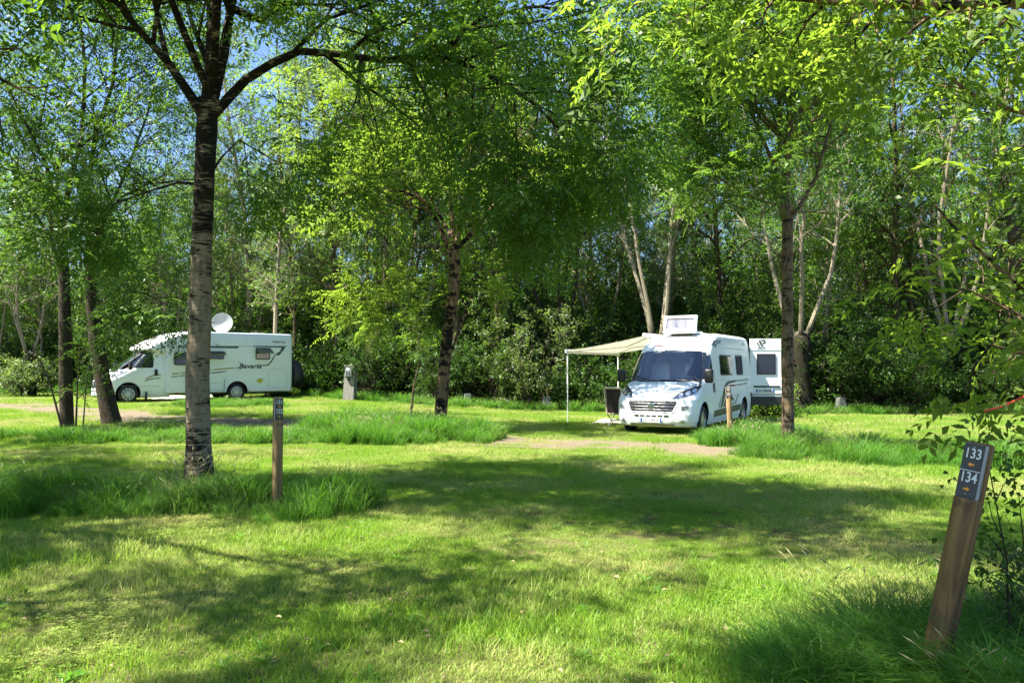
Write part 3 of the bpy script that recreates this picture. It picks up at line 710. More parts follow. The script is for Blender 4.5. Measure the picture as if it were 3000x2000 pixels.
def back_woods():
    # each clump = the trunk and the crown of one edge-tree kind joined as one mesh
    srcs = []
    for k in ('pa', 'pb', 'pc', 'sa', 'sb', 'sc'):
        for ch in PROTO[k].children: srcs.append((k, ch))
    order = []; objs = []
    for k, ch in srcs:
        o = ch.copy(); o.parent = None; objs.append(o); order.append(k)
    keys = ('pa', 'pb', 'pc', 'sa', 'sb', 'sc'); items = []
    for (x, y, rz, sc, i, _) in BACK:
        for j, k in enumerate(order):
            if k == keys[i]: items.append((x, y, terrain(x, y), 0, 0, rz, sc, j))
    for o in objs: COL.objects.link(o)
    scatter('woods', objs, items, 'dense wood of tall leafy trees filling the background behind the meadow', 'wood')
back_woods()

def undergrowth():
    rng = np.random.default_rng(17); objs = []
    for i, (h, n, leaf, tw) in enumerate(((3.4, 12, 'ivy', 'shrub'), (2.4, 10, 'ivy', 'shrub'), (4.6, 12, 'leaf_dark', 'shrub'), (1.3, 9, 'ivy', 'shrub'))):
        T = proto_shrub(200 + i, h, n, tw); V = stamp(TW[tw], T.p, T.d, T.s, T.rng)
        me = quad_mesh('shrub_leaves', V, len(V) // 4, M[leaf]); objs.append(link('shrub_leaves', me))
        objs.append(T.w.build('shrub_stems', M['bark_dark'], None))
    items = []
    def edgeY(px):  # distance of the wood edge for a photo column
        return float(np.interp(px, (-300, 200, 800, 1000, 1300, 1600, 2300, 2600, 3300), (37, 38, 35.5, 34, 31, 31.5, 29.5, 29.5, 29)))
    for row in range(8):
        for px in np.arange(-420, 3420, 46 if row < 3 else 70):
            Y = edgeY(px) + row * 1.9 + rng.uniform(0, 1.6); q = px + rng.uniform(-25, 25)
            if row == 0 and 1120 < q < 1260 and rng.random() < .5: continue
            b = onground(q, Y); big = min(row, 3)
            i = int(rng.choice([3, 1, 0, 2], p=[.45, .35, .2, 0] if row == 0 else [.15, .3, .35, .2] if row < 3 else [0, .15, .45, .4]))
            rz = rng.uniform(0, 6.28); sc = rng.uniform(.75, 1.2) * (1.0 if row < 3 else 1.35 if row < 5 else 1.7)
            for j in (0, 1): items.append((b.x, b.y, b.z - .05, 0, 0, rz, sc, i * 2 + j))
    scatter('undergrowth', objs, items, 'dark tangled undergrowth of shrubs and ivy below the trees of the wood', 'undergrowth')
undergrowth()

# single shrubs one can tell apart
def shrubs():
    lst = (('pale leafy shrub in sunlight left of the awning at the wood edge', 1560, 30.6, 4.6, 'leaf_silver', 2.0, .9, 301),
           ('rounded dark leafy shrub in front of the wood, right of the thin pale trees', 2620, 28.8, 3.0, 'leaf_dark', 1.1, 1.3, 302),
           ('low leafy weed clump behind the rear wheel of the white van', 2240, 26.3, .9, 'leaf_mid', .9, 1.0, 303),
           ('small pale leafy shrub at the far left edge of the meadow', 70, 34.0, 1.5, 'leaf_silver', 1.0, .9, 304))
    for lab, px, Y, h, leaf, sc, sp, seed in lst:
        T = proto_shrub(seed, h, 12, 'shrub', sp * .6)
        T.finish('leafy_shrub', onground(px, Y), M['bark_dark'], M[leaf], lab, 'shrub', wname='stem')
shrubs()

# unseen trees left of and behind the camera, placed and shaped to shade the lawn
def shade_trees():
    T = Tree(501, 'finebig', .15, 1.25, .1); T.cf = .6; T.cl = .10
    P = T.line([0, 0, -.1], [0, 0, 1], 4.0, 5, .03, .02); T.w.tube(P, [.2, .17, .16, .15, .15, .14], 12)
    for k in range(6):
        a = k * 1.05 + .3; Q = T.line(P[-1], [math.cos(a) * .7, math.sin(a) * .7, 1], T.rng.uniform(4.5, 6.5), 8, .1, .03)
        T.limb(Q, .08, 1, 3, (0, 11, 6), (0, 2.2, 1.2), tstart=.2)
    o = T.finish('ash_tree', (-7.5, 7.0, terrain(-7.5, 7.0)), M['bark_mid'], M['leaf_mid'], 'leafy tree beyond the left edge, shading the grass left of the pale trunk', 'tree', 'trees beyond the left edge')
    copy_tree(o, (-17.5, 14.0, 0), 4.0, 1.0, 'leafy tree beyond the left edge near the dirt track', 'trees beyond the left edge')
    copy_tree(o, (-7.0, 4.3, 0), 1.0, .78, 'smaller leafy tree, unseen, added beyond the left edge to shade the lower left lawn', 'trees beyond the left edge')  # extra copy out of view, added for the shade it casts
    copy_tree(o, (-12.4, 10.2, 0), 5.2, .95, 'leafy tree beyond the left edge behind the pale trunk', 'trees beyond the left edge')
shade_trees()
def tree_behind():  # unseen tree, its dense limbs shaped to throw shade on the foreground
    b = Vector((-5.6, .4, terrain(-5.6, .4))); T = Tree(511, 'finebig', .14, 1.2, .1); T.cf = .8; T.cl = .04
    T.w.tube([(0, 0, -.1), (.05, 0, 2), (.1, .1, 4.6)], [.19, .15, .13], 12)
    def L(pts, r, nch, cl, **k): T.limb([np.array(p) - np.array(b) for p in pts], r, 1, 3, (0,) + nch, (0,) + cl, **k)
    L([(-5.5, .5, 4.4), (-4.4, 1.1, 5.8), (-3.2, 1.7, 6.8), (-2.1, 2.2, 7.3), (-1.2, 2.5, 7.6)], .07, (15, 8), (1.5, 1.0), tstart=.6)
    L([(-5.5, .5, 4.4), (-6.2, .9, 6), (-6.4, 1.3, 7.4), (-6.5, 1.5, 8.8)], .07, (12, 8), (1.9, 1.1), tstart=.4)
    L([(-5.5, .5, 4.4), (-4.6, -.2, 6.4), (-4.2, -.6, 8.4)], .06, (10, 7), (1.9, 1.1), tstart=.3)
    T.finish('ash_tree', b, M['bark_mid'], M['leaf_mid'], 'unseen tree added left of the photographer with a long limb shading the near post', 'tree', 'trees beyond the left edge')
tree_behind()
# ------------------------------------------------------------------ body modelling helpers
def slice_body(levels, nf=18, ns=34, n_exp=2.9):
    """levels: (z, xf, xr, w, a, rr): stacked plan outlines; xf nose, xr tail, w half width, a depth of front rounding, rr rear corner radius"""
    rings = []
    for (z, xf, xr, w, a, rr) in levels:
        half = []
        for i in range(nf + 1):
            th = (i / nf) * math.pi / 2
            y = w * math.sin(th) ** (2 / n_exp); x = xf - a + a * max(0.0, math.cos(th)) ** (2 / n_exp)
            half.append((x, y))
        x0 = xf - a; x1 = xr + rr
        for i in range(1, ns): half.append((x0 + (x1 - x0) * i / ns, w))
        for i in range(7):
            th = i / 6 * math.pi / 2; half.append((x1 - rr * math.sin(th), w - rr + rr * math.cos(th)))
        half.append((xr, 0.0))
        ring = half + [(x, -y) for (x, y) in half[1:-1][::-1]]
        rings.append([(x, y, z) for (x, y) in ring])
    n = len(rings[0]); mb = MB(); vs = [p for r in rings for p in r]; fs = []
    for i in range(len(rings) - 1):
        for k in range(n):
            k2 = (k + 1) % n; fs.append([i * n + k, i * n + k2, (i + 1) * n + k2, (i + 1) * n + k])
    fs.append(list(range(n))[::-1]); fs.append([(len(rings) - 1) * n + k for k in range(n)])
    return mb.add(vs, fs)

def cut(ob, cutters):
    par = ob.parent; ob.parent = None
    for c in cutters:
        md = ob.modifiers.new('cut', 'BOOLEAN'); md.operation = 'DIFFERENCE'; md.solver = 'EXACT'; md.object = c
        try: md.material_mode = 'TRANSFER'
        except Exception: pass
    bpy.context.view_layer.update(); dg = bpy.context.evaluated_depsgraph_get(); me = bpy.data.meshes.new_from_object(ob.evaluated_get(dg), preserve_all_data_layers=True, depsgraph=dg)
    ob.modifiers.clear(); ob.data = me; ob.parent = par
    for c in cutters: bpy.data.objects.remove(c)
    try: me.set_sharp_from_angle(angle=R(32))
    except Exception: pass
    return ob
def cyl_cutter(x, z, r, y0, y1, mat):
    mb = MB(); n = 40
    a = [(x + r * math.cos(2 * math.pi * k / n), y0, z + r * math.sin(2 * math.pi * k / n)) for k in range(n)]
    b = [(p[0], y1, p[2]) for p in a]
    mb.add(a + b, [[k, (k + 1) % n, n + (k + 1) % n, n + k] for k in range(n)] + [list(range(n))[::-1], list(range(n, 2 * n))])
    return mb.build('cutter', mat)
def prism_x(outline, x0, x1, mat):
    n = len(outline); mb = MB(); a = [(x0, y, z) for y, z in outline]; b = [(x1, y, z) for y, z in outline]
    mb.add(a + b, [[k, (k + 1) % n, n + (k + 1) % n, n + k] for k in range(n)] + [list(range(n))[::-1], list(range(n, 2 * n))])
    return mb.build('cutter', mat)
def prism_y(outline, y0, y1, mat):
    n = len(outline); mb = MB(); a = [(x, y0, z) for x, z in outline]; b = [(x, y1, z) for x, z in outline]
    mb.add(a + b, [[k, (k + 1) % n, n + (k + 1) % n, n + k] for k in range(n)] + [list(range(n))[::-1], list(range(n, 2 * n))])
    return mb.build('cutter', mat)
def rrect(x0, x1, z0, z1, r, n=5):
    out = []
    for (cx, cz, a0) in ((x1 - r, z1 - r, 0), (x0 + r, z1 - r, 90), (x0 + r, z0 + r, 180), (x1 - r, z0 + r, 270)):
        for i in range(n + 1): a = R(a0 + 90 * i / n); out.append((cx + r * math.cos(a), cz + r * math.sin(a)))
    return out
def rpoly(P, r, n=4):
    out = []; m = len(P)
    for i in range(m):
        p = Vector(P[i]); a = Vector(P[i - 1]); b = Vector(P[(i + 1) % m]); ra = min(r, (a - p).length * .45, (b - p).length * .45)
        p0 = p + (a - p).normalized() * ra; p1 = p + (b - p).normalized() * ra
        for k in range(n + 1):
            t = k / n; q = p0 * (1 - t) ** 2 + p * 2 * t * (1 - t) + p1 * t * t; out.append((q.x, q.y))
    return out
def bvh_of(*obs):
    vs = []; fs = []
    for o in obs:
        b = len(vs); vs += [v.co.copy() for v in o.data.vertices]; fs += [[i + b for i in p.vertices] for p in o.data.polygons]
    return BVHTree.FromPolygons(vs, fs)
def inside(pt, poly):
    x, y = pt; c = False; j = len(poly) - 1
    for i in range(len(poly)):
        if (poly[i][1] > y) != (poly[j][1] > y) and x < (poly[j][0] - poly[i][0]) * (y - poly[i][1]) / (poly[j][1] - poly[i][1] + 1e-12) + poly[i][0]: c = not c
        j = i
    return c
def tri2d(outline, step, holes=()):
    P = []; E = []
    def loop(ol):
        b = len(P); m = len(ol)
        idx = []
        for i in range(m):
            a = Vector(ol[i]); c = Vector(ol[(i + 1) % m]); k = max(1, int((c - a).length / step))
            for j in range(k): P.append(a.lerp(c, j / k)); idx.append(len(P) - 1)
        for i in range(len(idx)): E.append((idx[i], idx[(i + 1) % len(idx)]))
    loop(outline)
    for h in holes: loop(h)
    xs = [p[0] for p in outline]; ys = [p[1] for p in outline]
    x = min(xs) + step * .5
    while x < max(xs):
        y = min(ys) + step * .5
        while y < max(ys):
            if inside((x, y), outline) and not any(inside((x, y), h) for h in holes): P.append(Vector((x, y)))
            y += step
        x += step
    r = delaunay_2d_cdt(P, E, [], 0, 1e-6)
    vs = r[0]; fs = []
    for f in r[2]:
        c = sum((Vector(vs[i]) for i in f), Vector((0, 0))) / len(f)
        if inside(c, outline) and not any(inside(c, h) for h in holes): fs.append(list(f))
    return vs, fs
DIRS = {'left': (lambda a, b: Vector((a, 3, b)), Vector((0, -1, 0))), 'right': (lambda a, b: Vector((a, -3, b)), Vector((0, 1, 0))),
        'front': (lambda a, b: Vector((4, a, b)), Vector((-1, 0, 0))), 'back': (lambda a, b: Vector((-10, a, b)), Vector((1, 0, 0)))}
def project(bvh, side, a, b, off):
    f, d = DIRS[side]; o = f(a, b); h = bvh.ray_cast(o, d)
    if h[0] is None: h = bvh.find_nearest(o + d * (3 - 1.0 if side in ('left', 'right') else 3.2)); return h[0] - d * off
    n = h[1]
    if n.dot(d) > 0: n = -n
    return h[0] + n * off
def decal(bvh, side, outlines, off=.004, step=.12, holes=(), mb=None):
    mb = mb or MB()
    for ol in (outlines if isinstance(outlines[0][0], (tuple, list, Vector)) else [outlines]):
        vs, fs = tri2d([tuple(p) for p in ol], step, holes); mb.add([project(bvh, side, v[0], v[1], off) for v in vs], fs)
    return mb
def strip(pts, w):
    """outline of a ribbon following 2D pts"""
    L = []; Rr = []; n = len(pts)
    for i, p in enumerate(pts):
        a = Vector(pts[max(0, i - 1)]); b = Vector(pts[min(n - 1, i + 1)]); t = (b - a).normalized(); nn = Vector((-t.y, t.x)); ww = w[i] if hasattr(w, '__len__') else w
        L.append(tuple(Vector(p) + nn * ww / 2)); Rr.append(tuple(Vector(p) - nn * ww / 2))
    return L + Rr[::-1]
def bold_text(mb, s, size, place, bold=.0, shear=0.0, sx=1.0, depth=0.0):
    """place(u, v) -> Vector; text centred on 0,0"""
    cu = bpy.data.curves.new('t', 'FONT'); cu.body = s; cu.size = size; cu.align_x = 'CENTER'; cu.align_y = 'CENTER'; cu.offset = bold; cu.shear = shear; cu.resolution_u = 3
    o = bpy.data.objects.new('t', cu); COL.objects.link(o); dg = bpy.context.evaluated_depsgraph_get(); dg.update(); me = bpy.data.meshes.new_from_object(o.evaluated_get(dg))
    bpy.data.objects.remove(o)
    vs = [place(v.co.x * sx, v.co.y) for v in me.vertices]; mb.add(vs, [list(p.vertices) for p in me.polygons]); return mb
def wheel(parent, x, y, z, r, side, hub=.235, mat_rim='alloy', spokes=10):
    """tyre in a plane across Y; side=+1 outer face towards +Y"""
    t = empty('wheel', (x, y, z), 0, parent); Mx = Matrix.Rotation(R(-90 * side), 4, 'X')
    w = .11
    prof = [(hub * .95, -w * .8), (hub, -w), (r * .86, -w), (r * .97, -w * .8), (r, -w * .45), (r, w * .45), (r * .97, w * .8), (r * .86, w), (hub + .01, w), (hub * .96, w * .75), (hub * .95, -w * .8)]
    MB().lathe(prof, 36, 0, Mx).build('tyre', M['rubber'], t, sm=True)
    mb = MB(); mb.lathe([(hub * .97, w * .2), (hub * .97, w * .86), (hub * .90, w * .80), (hub * .86, w * .35), (.0, w * .30)], 30, 1, Mx)
    mb.lathe([(.0, w * .80), (.045, w * .80), (.06, w * .70), (.06, w * .3)], 16, 0, Mx)
    mb.lathe([(hub * .97, w * .86), (hub * .88, w * .90), (hub * .84, w * .6)], 30, 0, Mx)
    for k in range(spokes):
        a = 2 * math.pi * k / spokes; c, s = math.cos(a), math.sin(a)
        def P(rr, ww, h): return Mx @ Vector((rr * c - ww * s, rr * s + ww * c, h))
        r0, r1 = .04, hub * .88
        mb.add([P(r0, -.016, w * .75), P(r1, -.028, w * .72), P(r1, .028, w * .72), P(r0, .016, w * .75), P(r0, -.016, w * .4), P(r1, -.028, w * .4), P(r1, .028, w * .4), P(r0, .016, w * .4)],
               [[0, 1, 2, 3], [0, 4, 5, 1], [2, 6, 7, 3], [1, 5, 6, 2]], 0)
    mb.build('rim', [M[mat_rim], M['black']], t, sm=False); return t
def interp_levels(keys, dz=.035):
    keys = sorted(keys); out = []; zs = [k[0] for k in keys]; A = np.array(keys)
    z = zs[0]; allz = set(zs)
    while z < zs[-1]: allz.add(round(z, 4)); z += dz
    for z in sorted(allz): out.append(tuple([z] + [float(np.interp(z, A[:, 0], A[:, i])) for i in range(1, A.shape[1])]))
    return out

# cab nose shared by both vehicles: (z, xf, w, a)
NOSE = [(.20, .86, .88, .50), (.24, .93, .93, .52), (.34, .965, .96, .52), (.50, .965, .985, .55), (.70, .945, 1.0, .58), (.86, .905, 1.01, .62), (.93, .84, 1.015, .66), (1.00, .74, 1.015, .70), (1.08, .58, 1.01, .66),
        (1.16, .40, 1.005, .60), (1.23, .22, 1.00, .55), (1.28, .11, .99, .50), (1.36, .02, .98, .46), (1.60, -.20, .955, .44), (1.85, -.44, .925, .42), (2.04, -.63, .90, .40)]
def windscreen_outline(inset=0.0):
    top = .76 - inset; bot = .93 - inset
    return rpoly([(-bot, 1.33 + inset), (-bot * .55, 1.265 + inset), (0, 1.25 + inset), (bot * .55, 1.265 + inset), (bot, 1.33 + inset), (top, 2.03 - inset), (0, 2.06 - inset), (-top, 2.03 - inset)], .06, 3)
def cab_details(root, bvh, body, grille_dark=True, plate_text=None):
    gl = decal(bvh, 'front', windscreen_outline(.0), .012, .10).build('windscreen', M['glass'], root, sm=True)
    ws = windscreen_outline(-.012); wi = windscreen_outline(.045)
    decal(bvh, 'front', ws, .007, .10, holes=(wi,)).build('seal', M['black'], gl)
    decal(bvh, 'front', rpoly([(-.90, 1.325), (-.5, 1.255), (0, 1.24), (.5, 1.255), (.90, 1.325), (.86, 1.345), (.45, 1.275), (0, 1.26), (-.45, 1.275), (-.86, 1.345)], .005), .016, .08).build('cowl', M['black'], root)
    for s in (-1, 1):
        x0 = -.55 if s < 0 else .05
        wp = MB().tube([project(bvh, 'front', y, z, .035) for y, z in (((-.10, 1.27), (-.45, 1.31), (-.84, 1.40)) if s < 0 else ((.62, 1.29), (.25, 1.28), (-.10, 1.29)))], .010, 5)
        wp.build('wiper', M['black'], root)
        # headlight
        ol = rpoly([(s * .50, .885), (s * .72, .90), (s * .935, .985), (s * .975, 1.20), (s * .80, 1.125), (s * .62, 1.03)], .04, 3)
        if s < 0: ol = ol[::-1]
        hl = decal(bvh, 'front', ol, .010, .06).build('headlight', M['black'], root, sm=True)
        lmb = MB()
        for (yy, zz, rr) in ((.66, .955, .050), (.79, 1.0, .055), (.89, 1.06, .045)):
            decal(bvh, 'front', [(s * yy + rr * math.cos(k * .7854), zz + rr * math.sin(k * .7854)) for k in range(8)], .018, .05, mb=lmb)
        lmb.build('lamp_lens', M['lamp'], hl)
        ed = strip([(s * .53, .897), (s * .72, .912), (s * .92, .99), (s * .958, 1.17)], .016); decal(bvh, 'front', ed, .022, .06).build('light_bar', M['chrome'], hl)
        # fog lamp and corner vent
        decal(bvh, 'front', [(s * .74 + .055 * math.cos(k * .524), .335 + .05 * math.sin(k * .524)) for k in range(12)], .010, .05).build('fog_lamp', M['lamp'], root)
        v = MB()
        for k in range(3): decal(bvh, 'front', rpoly([(s * .70, .60 + k * .035), (s * .86, .625 + k * .035), (s * .86, .645 + k * .035), (s * .70, .62 + k * .035)], .008, 2), .008, .06, mb=v)
        v.build('corner_vent', M['black'], root)
    g = decal(bvh, 'front', rpoly([(-.51, .57), (.51, .57), (.61, .78), (.58, .815), (-.58, .815), (-.61, .78)], .04), .008, .07).build('grille', M['black'], root, sm=True)
    bars = MB()
    for z in (.62, .69, .76):
        hw = .47 + (z - .52) * .38; bars.tube([project(bvh, 'front', y, z, .02) for y in np.linspace(-hw, hw, 11)], .0065, 6)
    bars.build('chrome_bar', M['chrome'], g)
    fr = rpoly([(-.54, .55), (.54, .55), (.64, .79), (.61, .838), (-.61, .838), (-.64, .79)], .04); fi = rpoly([(-.51, .57), (.51, .57), (.61, .78), (.58, .815), (-.58, .815), (-.61, .78)], .04)
    decal(bvh, 'front', fr, .012, .07, holes=(fi,)).build('grille_surround', M['paint'], root)
    c = project(bvh, 'front', 0, .69, .02); bd = MB(); Mx = Matrix.Translation(c) @ Matrix.Rotation(R(90), 4, 'Y'); bd.lathe([(.085, -.01), (.085, .012), (.072, .018), (.068, .012), (0, .012)], 24, 0, Mx)
    bg_ = bd.build('badge', M['chrome'], g, sm=True)
    fc = MB().lathe([(.066, .0150), (0, .0150)], 20, 0, Mx).build('badge_face', M['charcoal'], None); fc.parent = root
    tx = MB(); bold_text(tx, 'FIAT', .055, lambda u, v: c + Vector((.019, u, v)), .001, sx=.8); t_ = tx.build('badge_letters', M['chrome'], root)
    lo = MB()
    for k in range(6):
        y0 = -.44 + k * .148; decal(bvh, 'front', rrect(y0, y0 + .125, .445, .485, .01, 2), .008, .06).build('lower_intake', M['black'], root)
    decal(bvh, 'front', rrect(-.55, .55, .235, .285, .015, 3), .008, .08).build('skid_grille', M['steel'], root)
    # bonnet shut line
    sl = MB(); sl.tube([project(bvh, 'front', y, z, .002) for y, z in ((-.62, 1.02), (-.5, .885), (-.25, .868), (0, .862), (.25, .868), (.5, .885), (.62, 1.02))], .006, 4)
    sl.tube([project(bvh, 'front', y, z, .0) for y, z in ((-.56, .50), (-.54, .38), (-.56, .25))], .005, 4); sl.tube([project(bvh, 'front', y, z, .0) for y, z in ((.56, .50), (.54, .38), (.56, .25))], .005, 4)
    sl.build('shut_line', M['seam'], root)
    pl = MB(); px = project(bvh, 'front', 0, .36, .02).x
    pl.box((px, 0, .365), (.012, .52, .11), bev=.003); p = pl.build('number_plate', M['plate'], root)
    for s in (-1, 1): MB().box((px + .007, s * .24, .365), (.003, .038, .104)).build('blue_end', M['blue'], p)
    if plate_text:
        t = MB(); bold_text(t, plate_text, .085, lambda u, v: Vector((px + .0075, u, .365 + v)), .0012, sx=.9); t.build('plate_number', M['ink'], p)
def mirror(root, x, y, z, s):
    mb = MB(); mb.box((x, y + s * .17, z), (.13, .21, .34), bev=.05, seg=3); m = mb.build('wing_mirror', M['black'], root, sm=True)
    g = MB(); g.box((x - .066, y + s * .17, z), (.006, .16, .28), bev=.002); g.build('mirror_glass', M['chrome'], m)
    a = MB(); a.box((x, y + s * .03, z - .05), (.06, .16, .05), bev=.015); a.box((x, y + s * .03, z + .07), (.05, .16, .04), bev=.015); a.build('mirror_arm', M['black'], m, sm=True)
def cab_interior(root):
    mb = MB(); mb.box((.0, 0, 1.17), (.55, 1.75, .14), bev=.04); mb.box((.12, 0, 1.24), (.30, 1.55, .05), bev=.02); mb.build('dashboard', M['interior'], root, sm=True)
    st = MB(); Mx = Matrix.Translation((-.42, .42, 1.27)) @ Matrix.Rotation(R(38), 4, 'Y')
    n = 24; st.tube([Mx @ Vector((.0 + 0 * k, .0, 0)) + (Mx.to_3x3() @ Vector((.20 * math.cos(2 * math.pi * k / n), .20 * math.sin(2 * math.pi * k / n), 0))) for k in range(n + 1)], .017, 7)
    st.tube([Mx @ Vector((-.19, 0, 0)), Mx @ Vector((.19, 0, 0))], .015, 5); st.build('steering_wheel', M['ink'], root, sm=True)
    for s in (-1, 1):
        se = MB(); se.box((-.85, s * .45, 1.0), (.55, .52, .16), bev=.06, seg=3); se.box((-1.02, s * .45, 1.38), (.16, .50, .74), bev=.07, seg=3, rot=Euler((0, R(-8), 0))); se.box((-1.08, s * .45, 1.82), (.11, .26, .20), bev=.05, seg=3)
        se.build('cab_seat', M['seatfab'], root, sm=True)

# ------------------------------------------------------------------ white panel van
TH = R(30.2); VS = 1.06
VAN_A = Vector((4.06, 20.5, 0)); VZ = terrain(4.9, 21.5) + .0
def build_van():
    vrz = math.atan2(-math.cos(TH), -math.sin(TH))
    root = empty('camper_van', (VAN_A.x, VAN_A.y, VZ), vrz)
    tag(root, 'white camper van with raised roof vent, awning out and rear door open', 'van')
    root.scale = (VS,) * 3; MV = Matrix.Translation((VAN_A.x, VAN_A.y, VZ)) @ Matrix.Rotation(vrz, 4, 'Z') @ Matrix.Scale(VS, 4); Minv = MV.inverted()
    def S(px, py, yl=1.0):   # photo point on the left flank -> (x, z) of the van
        o = Minv @ Vector((0, 0, CAMZ)); d = Minv.to_3x3() @ ray(px, py); t = (yl - o.y) / d.y; p = o + d * t; return (p.x, p.z)
    XR = -5.03
    up = [(2.12, -.70, .885, .42), (2.24, -.83, .87, .45), (2.34, -.98, .855, .50), (2.42, -1.16, .83, .55), (2.48, -1.38, .80, .55), (2.515, -1.60, .76, .5), (2.535, -1.85, .70, .45), (2.545, -2.1, .62, .4)]
    def wside(z): return float(np.interp(z, (.2, .3, .5, .95, 1.3, 1.6, 2.04, 2.3, 2.42, 2.48, 2.52, 2.545), (.93, .97, 1.0, 1.02, 1.0, .985, .95, .925, .90, .865, .80, .68)))
    keys = []
    for (z, xf, w, a) in NOSE + up:
        rrz = .10; keys.append((z, xf, XR + max(0, (z - 1.3)) * .04 + (max(0, z - 2.44) * 1.2), wside(z), a, rrz))
    lv = interp_levels(keys, .03); mb = slice_body(lv, 20, 60)
    body = mb.build('body', [M['paint'], M['black'], M['interior']], root, sm=True)
    # wheel arches and cab cavity
    cs = []
    for x in (0, -4.035):
        for s in (-1, 1): cs.append(cyl_cutter(x, .36, .43, s * .62, s * 1.3, M['black']))
    cs.append(prism_x(windscreen_outline(.045), 1.5, -1.3, M['interior']))
    body_bvh = bvh_of(body)
    cabwin = rpoly([S(2068, 1094), S(2104, 1100 - 10), S(2105, 1062), S(2101, 1036), S(2091, 1032), S(2080, 1040), S(2072, 1062)], .07, 4)
    cut(body, cs)
    for p in (root,): pass
    cab_details(root, body_bvh, body, plate_text='GC-538-NB'); cab_interior(root)
    # side glass, both flanks
    fwin = rpoly([(.28, 1.36), (-.78, 1.36), (-.80, 1.55), (-.78, 1.98), (-.66, 2.04), (-.50, 2.03), (-.22, 1.80)], .06, 4)
    for side, nm in (('left', 1), ('right', -1)):
        ol = fwin if side == 'left' else fwin
        w_ = decal(body_bvh, side, ol, .008, .1).build('door_window', M['darkglass'], root, sm=True)
        decal(body_bvh, side, rpoly([(.34, 1.30), (-.10, 1.30), (-.10, 1.42), (.02, 1.62), (.12, 1.50)], .03), .014, .1).build('quarter_trim', M['black'], root)
    def framed(x0, x1, z0, z1, side='left', r=.07):
        fr = decal(body_bvh, side, rrect(x0, x1, z0, z1, r), .016, .12).build('side_window', M['black'], root)
        decal(body_bvh, side, rrect(x0 + .035, x1 - .035, z0 + .035, z1 - .035, r * .7), .024, .12).build('pane', M['darkglass'], fr)
    a, b = S(2111, 1070), S(2145, 1070); framed(b[0], a[0], 1.42, 1.96)
    a, b = S(2158, 1070), S(2176, 1070); framed(b[0], a[0], 1.42, 1.98)
    framed(-2.4, -1.3, 1.42, 1.96, 'right'); framed(-4.2, -3.3, 1.5, 1.95, 'right')
    # panel seams
    sm_ = MB()
    def seam(pts, side='left', r=.005): sm_.tube([project(body_bvh, side, x, z, .001) for x, z in pts], r, 4)
    seam([(-.98, .48), (-.99, 1.0), (-.98, 1.5), (-.93, 2.06), (-.80, 2.13), (-.5, 2.13)]); seam([(.52, 1.02), (.50, .85), (.46, .78)]); seam([(-.98, 2.13), (-2.5, 2.15), (-4.0, 2.15), (-4.95, 2.15)], r=.008)
    seam([(-2.35, .5), (-2.35, 1.3)]); seam([(-.98, 1.30), (-3, 1.27), (-4.9, 1.26)], r=.004); seam([(-4.62, .75), (-4.62, 1.25), (-4.3, 1.25), (-4.3, .95)], r=.004)
    seam([(-3.15, .62), (-3.15, 1.05), (-2.75, 1.05), (-2.75, .62)], r=.004)
    sm_.build('seam', M['seam'], root)
    # handle, sill panel, repeater
    decal(body_bvh, 'left', rrect(-.90, -.80, 1.00, 1.24, .03), .02, .1).build('door_handle', M['black'], root)
    decal(body_bvh, 'left', [S(2093, 1202), S(2093, 1221), S(2133, 1210), S(2176, 1196), S(2177, 1180), S(2135, 1190)], .012, .12).build('sill_panel', M['charcoal'], root)
    decal(body_bvh, 'right', [(-.6, .40), (-3.5, .40), (-3.5, .62), (-.6, .62)], .012, .12).build('sill_panel', M['charcoal'], root)
    decal(body_bvh, 'left', rpoly([S(2196, 1150), S(2209, 1149), S(2209, 1190), S(2198, 1192), S(2199, 1165)], .02), .014, .08).build('rear_corner_trim', M['black'], root)
    # arch lips
    for x in (0, -4.035):
        for side in ('left', 'right'):
            ar = [(x + .445 * math.cos(t), .36 + .445 * math.sin(t)) for t in np.linspace(R(-5), R(185), 22)]
            MB().tube([project(body_bvh, side, p[0], p[1], .004) for p in ar], .014, 6).build('arch_lip', M['paint'], root, sm=True)
    for x in (0, -4.035):
        for s in (-1, 1): wheel(root, x, s * .885, .345, .345, s, .225)
    und = MB(); und.box((-2.3, 0, .30), (5.0, 1.4, .14)); und.build('underbody', M['black'], root)
    # flank graphics, read off as shapes on the flank
    def dec(pts, mat, off=.006, st=.12): decal(body_bvh, 'left', [S(*p) for p in pts], off, st).build('flank_graphic', M[mat], root)
    def c4(x, y): return (2020 + x * .2105, 950 + y * .2105)
    dec([c4(425, 1160), c4(450, 1155), c4(500, 930), c4(512, 860), c4(540, 825), c4(640, 800), c4(640, 772), c4(530, 790), c4(492, 830), c4(455, 945), c4(440, 1080)], 'charcoal')
    dec([c4(648, 800), c4(805, 778), c4(818, 750), c4(648, 772)], 'grey')
    dec([c4(545, 868), c4(635, 858), c4(635, 832), c4(556, 840)], 'maroon'); dec([c4(645, 857), c4(795, 832), c4(803, 804), c4(645, 830)], 'grey')
    dec([c4(395, 1160), c4(412, 1158), c4(436, 1020), c4(436, 990), c4(425, 1040)], 'grey'); dec([c4(462, 1145), c4(496, 1140), c4(510, 1030), c4(500, 1010)], 'maroon')
    dec([c4(575, 1050), c4(575, 960), c4(590, 1005), c4(612, 1040), c4(606, 1058)], 'charcoal'); dec([c4(585, 1112), c4(632, 1098), c4(676, 962), c4(668, 965), c4(628, 1085), c4(585, 1103)], 'charcoal')
    dec([c4(338, 316), c4(385, 225), c4(480, 223), c4(475, 240), c4(395, 243), c4(372, 316)], 'charcoal'); dec([c4(380, 316), c4(405, 258), c4(470, 248), c4(462, 262), c4(418, 270), c4(396, 316)], 'charcoal')
